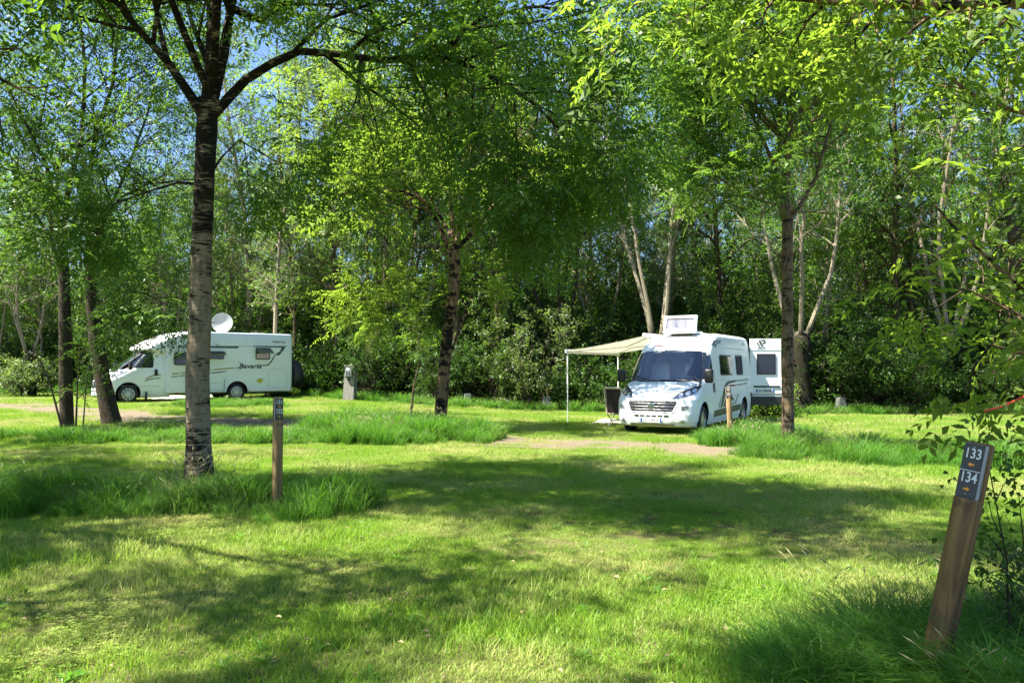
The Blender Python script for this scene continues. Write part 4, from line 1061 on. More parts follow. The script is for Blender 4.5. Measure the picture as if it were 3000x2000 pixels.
    dec([c4(755, 285), c4(765, 258), c4(800, 250), c4(790, 275), c4(810, 290), c4(795, 300), c4(775, 280), c4(765, 300)], 'grey')
    # forehead mark
    fm = MB(); 
    def rmark(place, sc, mb):
        for ol in ([(-.5, .35), (-.1, .35), (.35, -.5), (-.02, -.5)], [(-.75, .05), (-.52, .05), (-.15, -.5), (-.38, -.5)],
                   [(-.1, .5), (.45, .5), (.62, .4), (.62, .0), (.45, -.1), (.22, -.1), (.12, .08), (.4, .08), (.4, .32), (0, .32)]):
            vs, fs = tri2d(ol, .5); mb.add([place(v[0] * sc, v[1] * sc) for v in vs], fs)
    rmark(lambda u, v: project(body_bvh, 'front', u, 2.335 + v, .006), .13, fm); fm.build('brand_mark', M['grey'], root)
    rm = MB()
    for s in (-1, 1):
        ol = [(s * .26, 2.195), (s * .40, 2.215), (s * .56, 2.195), (s * .40, 2.18)]; decal(body_bvh, 'front', ol, .006, .05).build('red_dash', M['red'], root)
    # roof vent raised, roof base, awning case
    hz = at(1955, 969, 22.6); p = Minv @ hz
    bx = -1.65
    rb = MB(); rb.box((bx + .1, .0, 2.56), (.9, .85, .07), bev=.025); rb.build('roof_vent_base', M['gelcoat'], root, sm=True)
    for x_ in (-2.6, -4.0): MB().box((x_, .05, 2.56), (.48, .48, .06), bev=.02).build('rooflight', M['gelcoat'], root, sm=True)
    lid = MB(); E = Euler((0, R(-66), 0)); ML = Matrix.Translation((bx + .10, -.08, 2.59))
    # lid hinged at the front edge, tilted up; its underside faces the camera
    fw, fh = .90, .44
    Mr = Matrix.Translation((bx + .32, -.02, 2.585)) @ Matrix.Rotation(R(-17), 4, 'Y')
    lm = MB(); t = .07
    def fb(y0, y1, z0, z1, x0=-.04, x1=.04): lm.add([Mr @ Vector((x, y, z)) for x in (x0, x1) for y in (y0, y1) for z in (z0, z1)], [[0, 1, 3, 2], [4, 6, 7, 5], [0, 4, 5, 1], [2, 3, 7, 6], [0, 2, 6, 4], [1, 5, 7, 3]])
    fb(-fw / 2, fw / 2, 0, t); fb(-fw / 2, fw / 2, fh - t, fh); fb(-fw / 2, -fw / 2 + t, t, fh - t); fb(fw / 2 - t, fw / 2, t, fh - t)
    lo = lm.build('roof_vent_lid', M['gelcoat'], root)
    pn = MB(); pn.add([Mr @ Vector((x, y, z)) for x in (-.012, .012) for y in (-fw / 2 + t, fw / 2 - t) for z in (t, fh - t)], [[0, 1, 3, 2], [4, 6, 7, 5], [0, 4, 5, 1], [2, 3, 7, 6], [0, 2, 6, 4], [1, 5, 7, 3]])
    pn.build('vent_blind', simple('vent_blind_grey', (.17, .17, .22), .3, coat=.5), lo)
    # awning
    aw = MB(); y0 = -.93; aw.box((-3.35, y0 - .06, 2.50), (4.2, .13, .13), bev=.04, seg=3); case = aw.build('awning_case', M['gelcoat'], root, sm=True)
    x0, x1 = -1.35, -5.35; ya = y0 - .12; yb = -3.38; za, zb = 2.49, 2.12
    fab = MB(); nx, ny = 20, 10; g = []
    for i in range(nx + 1):
        for j in range(ny + 1):
            s = i / nx; t2 = j / ny; g.append((x0 + (x1 - x0) * s, ya + (yb - ya) * t2, za + (zb - za) * t2 - .03 * math.sin(math.pi * t2) - .03 * math.sin(math.pi * s) * t2))
    fab.add(g, [[i * (ny + 1) + j, i * (ny + 1) + j + 1, (i + 1) * (ny + 1) + j + 1, (i + 1) * (ny + 1) + j] for i in range(nx) for j in range(ny)]); fab.build('awning_fabric', M['awning'], root, sm=True)
    bar = MB(); bar.box(((x0 + x1) / 2, yb - .03, zb - .03), (4.06, .06, .12), bev=.02); bar.build('awning_rail', M['whitemetal'], root)
    arms = MB()
    for (xa, xb) in ((x0 - .25, -3.2), (x1 + .25, -3.4)):
        el = (xb + (xa - xb) * .1, (ya + yb) / 2, 2.25); arms.tube([(xa, ya, 2.44), el], .022, 6); arms.tube([el, (xa, yb, 2.09)], .02, 6)
    arms.build('awning_arm', M['whitemetal'], root)
    for xl in (x0 - .08, x1 + .1):
        wp = MV @ Vector((xl, yb, 0)); gz = (terrain(wp.x, wp.y) - VZ) / VS
        lg = MB(); lg.tube([(xl, yb - .02, zb - .08), (xl, yb - .02, .9)], .020, 8); lg.tube([(xl, yb - .02, .9), (xl, yb - .02, gz)], .015, 8); lg.box((xl, yb - .02, gz + .015), (.12, .08, .02)); lg.build('awning_leg', M['whitemetal'], root)
    # mirrors
    for s in (-1, 1): mirror(root, .02, s * .97, 1.42, s)
    # open rear door, hinged at the left rear corner, swung out
    hinge = Vector((XR + .02, .97, 0)); dl = (Minv.to_3x3() @ Vector((1, -.02, 0))).normalized(); nl = Vector((dl.y, -dl.x, 0))
    if (Minv.to_3x3() @ Vector((0, -1, 0))).dot(nl) < 0: nl = -nl
    dw = .93; zb0, zt = .56, 2.50
    def D(u, z, o): return hinge + dl * u + nl * o + Vector((0, 0, z))
    def slab(mb, u0, u1, z0, z1, o0, o1): mb.add([D(u, z, o) for u in (u0, u1) for z in (z0, z1) for o in (o0, o1)], [[0, 1, 3, 2], [4, 6, 7, 5], [0, 4, 5, 1], [2, 3, 7, 6], [0, 2, 6, 4], [1, 5, 7, 3]])
    d = MB(); slab(d, .0, dw, .80, 1.30, -.045, 0); slab(d, 0, dw, 1.30, 2.15, -.045, -.012); slab(d, 0, dw, 2.153, zt, -.045, -.003); door = d.build('rear_door', M['paint'], root)
    ww = MB(); slab(ww, .20, .76, 1.42, 2.04, -.010, .010); wo = ww.build('window', M['black'], door)
    pp = MB(); slab(pp, .235, .725, 1.455, 2.005, .010, .014); pp.build('pane', M['darkglass'], door)
    hh = MB(); slab(hh, .10, .88, .96 + .07, 1.08, .0, .018); hh.build('trim_strip', M['black'], door)
    pl = MB(); slab(pl, .16, .70, .875, .985, .0, .010); pl.build('number_plate', M['plate'], door)
    bb = MB(); slab(bb, .163, .205, .878, .982, .010, .012); bb.build('blue_end', M['blue'], door); bb = MB(); slab(bb, .655, .697, .878, .982, .010, .012); bb.build('blue_end', M['blue'], door)
    tt = MB(); bold_text(tt, 'GC-538-NB', .098, lambda u, v: D(.43 + u, .928 + v, .012), .0035, sx=.82); tt.build('plate_number', M['ink'], door)
    ln = MB(); slab(ln, .0, dw, .835, .85, .001, .004); ln.build('red_line', M['maroon'], door)
    l2 = MB(); slab(l2, .0, dw, .795, .812, .001, .004); l2.build('green_line', simple('green_line', (.05, .14, .08), .4), door)
    bb2 = MB(); slab(bb2, .03, dw, .50, .76, -.06, .02); bb2.build('bumper_section', M['black'], door)
    rl = MB(); slab(rl, .0, dw, .76, .80, -.045, .0); rl.build('lower_panel', M['paint'], door)
    rr_ = MB(); rmark(lambda u, v: D(.34 + u, 2.37 + v, .002), .20, rr_); bold_text(rr_, 'RIMOR', .075, lambda u, v: D(.34 + u, 2.215 + v, .002), .002); rr_.build('brand_mark', M['charcoal'], door)
    return root
build_van()

# ------------------------------------------------------------------ motorhome
def build_motorhome():
    TM = math.atan2(-.64, -.768); A = Vector((-14.97, 29.50, 0)); ZM = terrain(-13.5, 30.5) + .0
    root = empty('motorhome', (A.x, A.y, ZM), TM)
    tag(root, 'long white coach-built motorhome with gold stripes and a round roof dish, partly behind the trees', 'motorhome')
    MM = Matrix.Translation((A.x, A.y, ZM)) @ Matrix.Rotation(TM, 4, 'Z'); Minv = MM.inverted()
    W = 1.12
    def S(px, py, yl=W):
        o = Minv @ Vector((0, 0, CAMZ)); d = Minv.to_3x3() @ ray(px, py); t = (yl - o.y) / d.y; p = o + d * t; return (p.x, p.z)
    def c2(x, y, yl=W): return S(200 + x * .3231, 900 + y * .3231, yl)
    print('MH roof/sill', c2(2000, 265), c2(2000, 778), c2(1290, 255), c2(1270, 800), c2(850, 255), c2(440, 400, 1.0), c2(1518, 790), c2(543, 800, 1.0))
    XR = -6.40
    keys = [(z, xf, -1.5, w, a, .05) for (z, xf, w, a) in NOSE]
    cab = slice_body(interp_levels(keys, .03), 20, 30).build('cab', [M['paint'], M['black'], M['interior']], root, sm=True)
    kb = [(.34, -1.30, XR + .06, W - .05, .03, .10), (.38, -1.28, XR + .02, W, .04, .12), (.75, -1.28, XR, W, .04, .12), (1.98, -1.28, XR, W, .04, .12)]
    kf = [(1.985, -.42, XR, W, .6, .12), (2.03, -.36, XR, W, .62, .12), (2.10, -.36, XR, W, .62, .12), (2.20, -.50, XR, W, .62, .12), (2.45, -1.0, XR, W, .62, .12), (2.64, -1.48, XR, W - .01, .6, .12), (2.72, -1.8, XR + .02, W - .04, .5, .12), (2.75, -2.0, XR + .06, W - .10, .4, .12)]
    hab = slice_body(kb + kf, 16, 50).build('habitation_body', [M['gelcoat'], M['black']], root, sm=True)
    bv = bvh_of(hab); bc = bvh_of(cab)
    cut(hab, [cyl_cutter(-4.035, .36, .43, s * .7, s * 1.4, M['black']) for s in (-1, 1)])
    cut(cab, [cyl_cutter(0, .36, .44, s * .6, s * 1.4, M['black']) for s in (-1, 1)] + [prism_x(windscreen_outline(.045), 1.5, -1.2, M['interior'])])
    cab_details(root, bc, cab, plate_text=None); cab_interior(root)
    for x, b_ in ((0, bc), (-4.035, bv)):
        for side in ('left', 'right'):
            ar = [(x + .45 * math.cos(t), .36 + .45 * math.sin(t)) for t in np.linspace(R(0), R(180), 20)]
            MB().tube([project(b_, side, p[0], p[1], .004) for p in ar], .02, 6).build('arch_lip', M['gelcoat'], root, sm=True)
        for s in (-1, 1): wheel(root, x, s * (.90 if x == 0 else .96), .345, .345, s, .235)
    for side in ('left', 'right'):
        decal(bc, side, rpoly([(.30, 1.33), (-.86, 1.33), (-.88, 1.55), (-.84, 1.92), (-.40, 1.93), (-.14, 1.72)], .06), .008, .1).build('door_window', M['darkglass'], root, sm=True)
    decal(bc, 'left', rrect(-1.02, -.90, 1.02, 1.27, .04), .02, .1).build('door_handle', M['black'], root)
    sm_ = MB()
    def seam(b_, pts, r=.006, side='left'): sm_.tube([project(b_, side, x, z, .001) for x, z in pts], r, 4)
    seam(bc, [(-1.12, .40), (-1.12, 1.95)]); seam(bc, [(.45, .9), (.42, 1.30)]); seam(bc, [(-1.1, .62), (.4, .66)])
    def seamr(x0, x1, z0, z1, r=.05): o = rrect(x0, x1, z0, z1, r); seam(bv, o + [o[0]], .005)
    a, b = c2(1818, 560), c2(1975, 755); seamr(b[0], a[0], .50, a[1]); a, b = c2(1265, 685), c2(1400, 790); seamr(b[0], a[0], .45, a[1])
    a, b = c2(838, 680), c2(905, 740); seamr(b[0], a[0], b[1], a[1], .03)
    seam(bv, [c2(860, 352), c2(1200, 350), c2(1560, 352), c2(1990, 352)], .008)
    sm_.build('seam', M['seam'], root)
    # windows
    def win(p0, p1, flap=True, r=.06):
        (xa, za), (xb, zb) = c2(*p0), c2(*p1); x0, x1 = min(xa, xb), max(xa, xb); z0, z1 = min(za, zb), max(za, zb)
        f = decal(bv, 'left', rrect(x0, x1, z0, z1, r), .012, .2).build('window', M['black'], root)
        g = MB(); decal(bv, 'left', rrect(x0 + .04, x1 - .04, z0 + .04, z1 - .04, r * .7), .018, .2, mb=g); g.build('pane', M['darkglass'], f)
        bl = MB(); decal(bv, 'left', rrect(x0 + .06, x1 - .06, z1 - .12, z1 - .05, .01), .021, .2, mb=bl); bl.build('blind', M['blind'], f)
        if flap:
            fl = MB(); h = z1 - z0; th = R(62); cx, cy, cz = x0, W + .03, z1
            c_ = [(x0, cy, cz), (x1, cy, cz), (x1, cy + h * math.sin(th), cz - h * math.cos(th)), (x0, cy + h * math.sin(th), cz - h * math.cos(th))]
            d_ = [(p[0], p[1] + .01, p[2] + .02) for p in c_]; fl.add(c_ + d_, [[0, 1, 2, 3], [4, 7, 6, 5], [0, 4, 5, 1], [1, 5, 6, 2], [2, 6, 7, 3], [3, 7, 4, 0]]); fl.build('open_flap', M['flap'], f)
    win((960, 412), (1195, 525)); win((1225, 400), (1412, 470)); win((1698, 370), (1828, 474))
    # graphics
    def dec(pts, mat, b_=bv, yl=W): decal(b_, 'left', [c2(p[0], p[1], yl) for p in pts], .005, .2).build('flank_stripe', M[mat], root)
    dec([(1005, 362), (1535, 372), (1552, 352), (1005, 352)], 'charcoal')
    dec([(1670, 362), (1690, 349), (1975, 351), (1945, 398), (1912, 405), (1935, 366), (1690, 358)], 'charcoal')
    dec([(1885, 420), (1905, 406), (1942, 402), (1912, 436), (1868, 432)], 'charcoal')
    dec([(1740, 522), (1805, 520), (1835, 490), (1868, 432), (1876, 436), (1845, 496), (1812, 530), (1740, 531)], 'charcoal')
    dec([(1265, 576), (1300, 572), (1306, 562), (1270, 566)], 'gold'); dec([(1308, 571), (1500, 554), (1508, 544), (1314, 560)], 'gold'); dec([(1512, 553), (1560, 551), (1562, 541), (1520, 543)], 'gold')
    dec([(868, 612), (1005, 604), (1010, 592), (876, 600)], 'gold'); dec([(1015, 602), (1240, 580), (1245, 569), (1020, 590)], 'gold')
    dec([(870, 640), (990, 632), (996, 620), (878, 628)], 'grey'); dec([(1000, 630), (1240, 605), (1250, 592), (1006, 616)], 'grey'); dec([(1268, 604), (1400, 592), (1450, 576), (1380, 578), (1276, 591)], 'grey')
    dec([(690, 658), (720, 630), (770, 612), (838, 606), (838, 616), (780, 622), (730, 640)], 'gold', bc, 1.0)
    dec([(684, 676), (710, 652), (770, 640), (838, 634), (838, 644), (780, 650), (725, 662)], 'grey', bc, 1.0)
    xt, zt = c2(1648, 534); tx = MB(); bold_text(tx, 'Bavaria', .26, lambda u, v: Vector((xt - u, W + .006, zt + v)), .008, shear=.25, sx=1.25)
    tx.tube([(xt + .46 + .13 * math.cos(k * .3), W + .006, zt + .01 + .15 * math.sin(k * .3)) for k in range(4, 18)], .008, 4); tx.build('lettering', M['charcoal'], root)
    xt2, zt2 = c2(1908, 316); t2 = MB(); bold_text(t2, 'T746STTLE', .125, lambda u, v: Vector((xt2 - u, W + .006, zt2 + v)), .003, sx=1.0); t2.build('model_lettering', M['charcoal'], root)
    xs, zs = c2(1738, 664); st = MB(); rng = np.random.default_rng(4)
    ol = [(xs + .15 * math.cos(k * .35) * rng.uniform(.4, 1.2), zs + .13 * math.sin(k * .35) * rng.uniform(.4, 1.1)) for k in range(18)]; decal(bv, 'left', ol, .005, .2, mb=st); st.build('yellow_stain', M['stain'], root)
    for p in ((992, 776), (1634, 752)):
        q = c2(*p); MB().box((q[0], W + .006, q[1]), (.10, .012, .04), bev=.004).build('side_marker', M['lens'], root)
    q = c2(1420, 635); MB().box((q[0], W + .012, q[1]), (.09, .03, .16), bev=.006).build('socket_cover', M['gelcoat'], root)
    cb = MB(); cb.tube([(q[0], W + .02, q[1] - .08), (q[0] + .02, W + .03, q[1] - .3), (q[0] + .03, W + .04, .5), (q[0] + .1, W + .1, .05)], .008, 5); cb.build('cable', M['black'], root)
    for s in (-1, 1): mirror(root, -.02, s * .99, 1.42, s)
    und = MB(); und.box((-2.9, 0, .32), (6.2, 1.5, .12)); und.box((-5.4, .7, .24), (.08, .08, .3)); und.box((-.62, 1.0, .28), (.04, .22, .3)); und.build('underbody', M['black'], root)
    # roof: dish on a mast, rooflight, rail
    dp = Minv @ at(665, 945, 31.4); dx, dy = dp.x, .1
    nrm = Minv.to_3x3() @ Vector((.25, -1, .18)).normalized(); q = nrm.to_track_quat('Z', 'Y').to_matrix().to_4x4()
    dz = 2.75 + .44
    Md = Matrix.Translation((dx, dy, dz)) @ q; dm = MB(); dm.lathe([(.42, .075), (.40, .065), (.30, .035), (.15, .008), (.0, .0), (.15, -.012), (.30, .015), (.415, .06), (.42, .075)], 36, 0, Md); dish = dm.build('satellite_dish', simple('dish_grey', (.30, .32, .31), .5, dirt=.3), root, sm=True)
    ma = MB(); ma.tube([(dx, dy, 2.74), (dx, dy, 2.95)], .05, 10); ma.box((dx, dy, 2.79), (.4, .3, .09), bev=.02); ma.tube([Md @ Vector((0, -.36, .05)), Md @ Vector((0, -.30, .42))], .014, 6); ma.box(Md @ Vector((0, -.28, .45)), (.07, .07, .11), bev=.01); ma.build('dish_mount', M['whitemetal'], root, sm=True)
    for x_ in (-3.0, -5.2): MB().box((x_, 0, 2.78), (.6, .5, .08), bev=.02).build('rooflight', M['gelcoat'], root, sm=True)
    rr = MB(); rr.box((-4.2, W - .05, 2.76), (4.3, .035, .03)); rr.build('roof_rail', simple('blue_grey_rail', (.30, .42, .55), .4), root)
    # rear bicycles under a cover stay a thing of their own
    mb = slice_body([(.50, .10, -.42, .55, .2, .15), (.8, .12, -.46, .80, .2, .2), (1.2, .10, -.44, .82, .2, .2), (1.5, .06, -.36, .62, .15, .15), (1.66, -.02, -.24, .36, .1, .08), (1.70, -.06, -.18, .22, .05, .04)], 8, 6)
    rng = np.random.default_rng(8); mb.v = [(x + rng.normal(0, .012), y + rng.normal(0, .012), z + rng.normal(0, .01)) for x, y, z in mb.v]
    cv = mb.build('covered_bicycles', M['cover'], None, sm=True); wp = MM @ Vector((XR - .16, .2, 0)); cv.location = wp; cv.rotation_euler = (0, 0, TM)
    tag(cv, 'bulky load under a black cover carried on the back of the motorhome', 'covered bicycles')
    gmx = MB(); 
    P = []
    for i in range(13):
        for j in range(6): 
            q = MM @ Vector((-1.4 - 3.2 * i / 12, -1.0 - 2.4 * j / 5, 0)); P.append((q.x, q.y, terrain(q.x, q.y) + .055 + .012 * math.sin(i * 1.7 + j)))
    gmx.add(P, [[i * 6 + j, i * 6 + j + 1, (i + 1) * 6 + j + 1, (i + 1) * 6 + j] for i in range(12) for j in range(5)]); tag(gmx.build('ground_mat', M['plate'], None), 'white sheet spread on the grass beyond the motorhome, seen under its sill', 'ground mat')
build_motorhome()

# ------------------------------------------------------------------ posts
def post(px_top, py_top, px_bot, Y, dia, face_az, texts, arrows, label, wood, hidden_z=0.0, lean_y=0.0, notch=.27, square=False, board=(.085, .26)):
    b = onground(px_bot, Y); top = at(px_top, py_top, Y + lean_y); ax = (top - b); H = ax.length
    root = empty('numbered_post', b); q = ax.to_track_quat('Z', 'Y'); root.rotation_mode = 'XYZ'
    z = ax.normalized(); fx = Vector((math.cos(face_az), math.sin(face_az), 0)); fx = (fx - z * fx.dot(z)).normalized(); fy = z.cross(fx)
    Mr = Matrix((fx, fy, z)).transposed(); root.rotation_euler = Mr.to_euler(); tag(root, label, 'post', 'numbered wooden posts')
    r = dia / 2; mb = MB(); n = 28
    # round pole whose top is cut back to a flat half on the +X side
    cutx = r * .08
    def ring(zz, lim=None, s=1.0):
        out = []
        for k in range(n):
            a = 2 * math.pi * k / n; x, y = r * s * math.cos(a), r * s * math.sin(a)
            if lim is not None: x = min(x, lim)
            out.append((x, y, zz))
        return out
    rows = [ring(-.15), ring(H * .3), ring(H * .6), ring(H - notch - .004), ring(H - notch, None, .97), ring(H - notch + .001, cutx), ring(H - .015, cutx), ring(H, cutx * .8, .90)]
    vs = [p for r_ in rows for p in r_]; fs = []
    for i in range(len(rows) - 1):
        for k in range(n): k2 = (k + 1) % n; fs.append([i * n + k, i * n + k2, (i + 1) * n + k2, (i + 1) * n + k])
    fs.append([(len(rows) - 1) * n + k for k in range(n)]); mb.add(vs, fs); mb.build('pole', M[wood], root, sm=True)
    bw, bh = board; cz = H - .012 - bh / 2; t = .028
    bd = MB(); bd.box((cutx + t / 2, 0, cz), (t, bw, bh)); pl = bd.build('number_plate', M['signedge'], root)
    fc = MB(); fc.box((cutx + t + .0015, 0, cz), (.003, bw - .002, bh - .002)); fc.build('plate_face', M['signboard'], pl)
    x = cutx + t + .0045; ds = MB(); ds.box((x - .001, 0, cz), (.002, bw * .95, .0035)); ds.build('divider', M['signtext'], pl)
    for k, s in enumerate(texts):
        c = cz + (bh * .31 if k == 0 else -bh * .13) ; t_ = MB(); bold_text(t_, s, bh * .26 if len(s) > 2 else bh * .25, lambda u, v: Vector((x, u, c + v)), .0009, sx=.82 if len(s) > 2 else .95)
        t_.build('number', M['signtext'], pl)
    for k, dr in enumerate(arrows):
        c = cz + (bh * .115 if k == 0 else -bh * .34); L = bw * .30; h = bh * .03; a = MB()
        pts = [(-L * .5, -h * .6), (L * .05, -h * .6), (L * .05, -h * 1.5), (L * .55, 0), (L * .05, h * 1.5), (L * .05, h * .6), (-L * .5, h * .6)]
        if dr == 'd': pts = [(p[1], -p[0]) for p in pts]
        if dr == 'l': pts = [(-p[0], p[1]) for p in pts]
        vs, fs = tri2d(pts, 1); a.add([(x, v[0], c + v[1]) for v in vs], fs); a.build('arrow', M['orange'], pl)
    sc = MB()
    for dz in (bh * .44, -bh * .43): sc.lathe([(.0042, -.001), (.0042, .002), (0, .003)], 8, 0, Matrix.Translation((x - .001, 0, cz + dz)) @ Matrix.Rotation(R(90), 4, 'Y'))
    sc.build('screw', M['steel'], pl)
post(2872, 1296, 2696, 3.72, .126, R(-152), ('133', '134'), 'lr', 'near leaning round brown post carrying the numbers 133 and 134', 'postdark', notch=.275, board=(.100, .262))
post(815, 1163, 816, 8.7, .115, R(-90 + 38), ('131', '132'), 'rr', 'upright tan post carrying the numbers 131 and 132, right of the pale trunk', 'postpale', notch=.255, board=(.095, .24))
post(2133, 1133, 2139, 17.0, .115, R(-90 - 12), ('72', '73'), 'dd', 'short tan post carrying the numbers 72 and 73, in front of the van flank', 'postpale', notch=.26, board=(.10, .25))

# ------------------------------------------------------------------ small things of the camp
def chair():
    b = onground(1815, 21.3); root = empty('camping_chair', b, R(140)); tag(root, 'beige folding chair with brown mesh back standing by the van under the awning', 'chair')
    def tb(name, paths, r, mat):
        mb = MB()
        for p in paths: mb.tube(p, r, 8)
        return mb.build(name, M[mat], root, sm=True)
    w = .27
    back = MB(); back.tube([(-w, .20, .45), (-w, .34, 1.12), (-w + .04, .35, 1.16), (w - .04, .35, 1.16), (w, .34, 1.12), (w, .20, .45)], .036, 8); back.tube([(-w, .20, .45), (w, .20, .45)], .022, 8); back.build('back_frame', M['beige'], root, sm=True)
    s = MB(); s.add([(-w + .02, .215, .47), (w - .02, .215, .47), (w - .02, .34, 1.13), (-w + .02, .34, 1.13), (-w + .02, .205, .47), (w - .02, .205, .47), (w - .02, .33, 1.13), (-w + .02, .33, 1.13)], [[0, 1, 2, 3], [4, 7, 6, 5], [0, 4, 5, 1], [2, 6, 7, 3]]); s.build('backrest', M['mesh'], root)
    st = MB(); st.box((0, -.03, .44), (.50, .46, .03), bev=.01); st.build('seat', M['mesh'], root)
    for sx in (-1, 1):
        MB().tube([(sx * w, .22, .46), (sx * w, -.24, .01), (sx * w, -.28, .0)], .013, 8).build('leg', M['steel'], root, sm=True)
        MB().tube([(sx * w, -.22, .46), (sx * w, .26, .01), (sx * w, .30, .0)], .013, 8).build('leg', M['steel'], root, sm=True)
        MB().tube([(sx * (w + .02), .28, .70), (sx * (w + .02), -.22, .68)], .022, 8).build('armrest', M['beige'], root, sm=True)
    MB().tube([(-w, .28, .0), (w, .28, .0)], .012, 8).build('cross_bar', M['steel'], root)
chair()
def mat_():
    mb = MB(); P = []
    C0 = gp(1735, 1243); C1 = gp(1900, 1246); C2 = gp(1900, 1232); C3 = gp(1765, 1231)
    n = 10
    for i in range(n + 1):
        for j in range(n + 1):
            a = C0.lerp(C1, i / n); b = C3.lerp(C2, i / n); q = a.lerp(b, j / n); P.append((q.x, q.y, terrain(q.x, q.y) + .06 + .008 * math.sin(i * 2.1 + j * 1.3)))
    mb.add(P, [[i * (n + 1) + j, i * (n + 1) + j + 1, (i + 1) * (n + 1) + j + 1, (i + 1) * (n + 1) + j] for i in range(n) for j in range(n)])
    tag(mb.build('awning_mat', M['mat'], None), 'pale mat lying on the grass under the awning and the chair', 'mat')
mat_()
def pillar():
    b = onground(1025, 31.5); root = empty('electric_pillar', b, R(-8)); tag(root, 'grey plank pillar with a light socket box standing at the wood edge', 'pillar')
    mb = MB(); H = 1.46
    for k in range(6):
        z0 = -.05 + k * .245; s = 1 - .018 * k; mb.box((.012 * k, 0, z0 + .12), (.46 * s, .40 * s, .238), bev=.006)
    mb.build('plank_body', M['planks'], root); c = MB(); c.box((.08, 0, 1.455), (.50, .46, .045), bev=.01); c.build('cap', M['planks'], root)
    bx = MB(); bx.box((.04, -.235, 1.20), (.30, .12, .42), bev=.012); bo = bx.build('socket_box', M['concrete'], root); 
    f = MB(); f.box((.03, -.30, 1.20), (.22, .012, .34), bev=.004); f.build('panel', M['signedge'], bo)
    s = MB()
    for x in (-.03, .07):
        for z in (1.11, 1.20, ): s.box((x, -.312, z), (.06, .02, .06), bev=.006)
    s.build('socket', M['black'], bo); p = MB(); p.box((.03, -.31, 1.31), (.15, .008, .07)); p.build('paper_label', M['plate'], bo)
    h = MB(); h.lathe([(.05, 0), (.05, .015), (.02, .02), (0, .02)], 14, 0, Matrix.Translation((.03, -.205, .90)) @ Matrix.Rotation(R(90), 4, 'X')); h.build('cable_hole', M['black'], root)
pillar()
def stub(px, Y, h, lab, stake=False):
    b = onground(px, Y); root = empty('concrete_stub', b, R(10)); tag(root, lab, 'marker post', 'small grey marker stubs')
    mb = MB(); mb.add([(sx * (.16 - .04 * t), sy * (.16 - .04 * t), -.05 + t * (h + .05)) for t in (0, 1) for sx, sy in ((-1, -1), (1, -1), (1, 1), (-1, 1))], [[0, 1, 5, 4], [1, 2, 6, 5], [2, 3, 7, 6], [3, 0, 4, 7], [4, 5, 6, 7]]); mb.build('block', M['concrete'], root)
    mb2 = MB(); mb2.box((0, 0, h + .012), (.22, .22, .03), bev=.008); mb2.build('cap', M['concrete'], root)
    if stake: MB().tube([(.03, 0, h), (.03, 0, h + .36)], .03, 7).build('stake', M['postpale'], root)
stub(1601, 29.8, .52, 'grey marker stub with a short stake on top, left of the awning pole', True)
stub(1370, 30.2, .50, 'plain grey marker stub in the shade right of the middle tree')
stub(2462, 28.6, .60, 'plain grey marker stub at the wood edge right of the thin pale trees')
# ------------------------------------------------------------------ grass
def blades(rng, n, rad, h, w, lean, seg=2, hv=.4, droop=.0, sq=True):
    V = []; Fc = []
    mb = MB()
    for _ in range(n):
        if sq: x, y = rng.uniform(-rad, rad, 2)
        else:
            r = rad * math.sqrt(rng.random()); a = rng.uniform(0, 6.28); x, y = r * math.cos(a), r * math.sin(a)
        H = h * rng.uniform(1 - hv, 1 + hv); a = rng.uniform(0, 6.28); L = lean * rng.uniform(.2, 1.3) * H; b = rng.uniform(0, 6.28)
        dx, dy = math.cos(a) * L, math.sin(a) * L; wx, wy = math.cos(b) * w / 2, math.sin(b) * w / 2
        pts = []
        for s in range(seg + 1):
            t = s / seg; pts.append((x + dx * t * t, y + dy * t * t, H * (t - droop * t * t * t) - .01))
        vs = []
        for s in range(seg): ww = 1 - .75 * (s / seg) ** 1.5; p = pts[s]; vs += [(p[0] - wx * ww, p[1] - wy * ww, p[2]), (p[0] + wx * ww, p[1] + wy * ww, p[2])]
        vs.append(pts[-1]); fs = [[2 * s, 2 * s + 1, 2 * s + 3, 2 * s + 2] for s in range(seg - 1)] + [[2 * seg - 2, 2 * seg - 1, 2 * seg]]
        mb.add(vs, fs)
    return mb
def clover(rng, n, rad):
    mb = MB()
    for _ in range(n):
        x, y = rng.uniform(-rad, rad, 2); z = rng.uniform(.02, .05); r = rng.uniform(.006, .011)
        for k in range(3):
            a = k * 2.1 + rng.uniform(-.2, .2); c, s = math.cos(a), math.sin(a)
            mb.add([(x, y, z), (x + (c - s * .6) * r, y + (s + c * .6) * r, z + .003), (x + c * 1.9 * r, y + s * 1.9 * r, z + .002), (x + (c + s * .6) * r, y + (s - c * .6) * r, z + .003)], [[0, 1, 2, 3]])
    return mb
def in_track(x, y):
    d = trackdist(x, y); return d
VANB = None
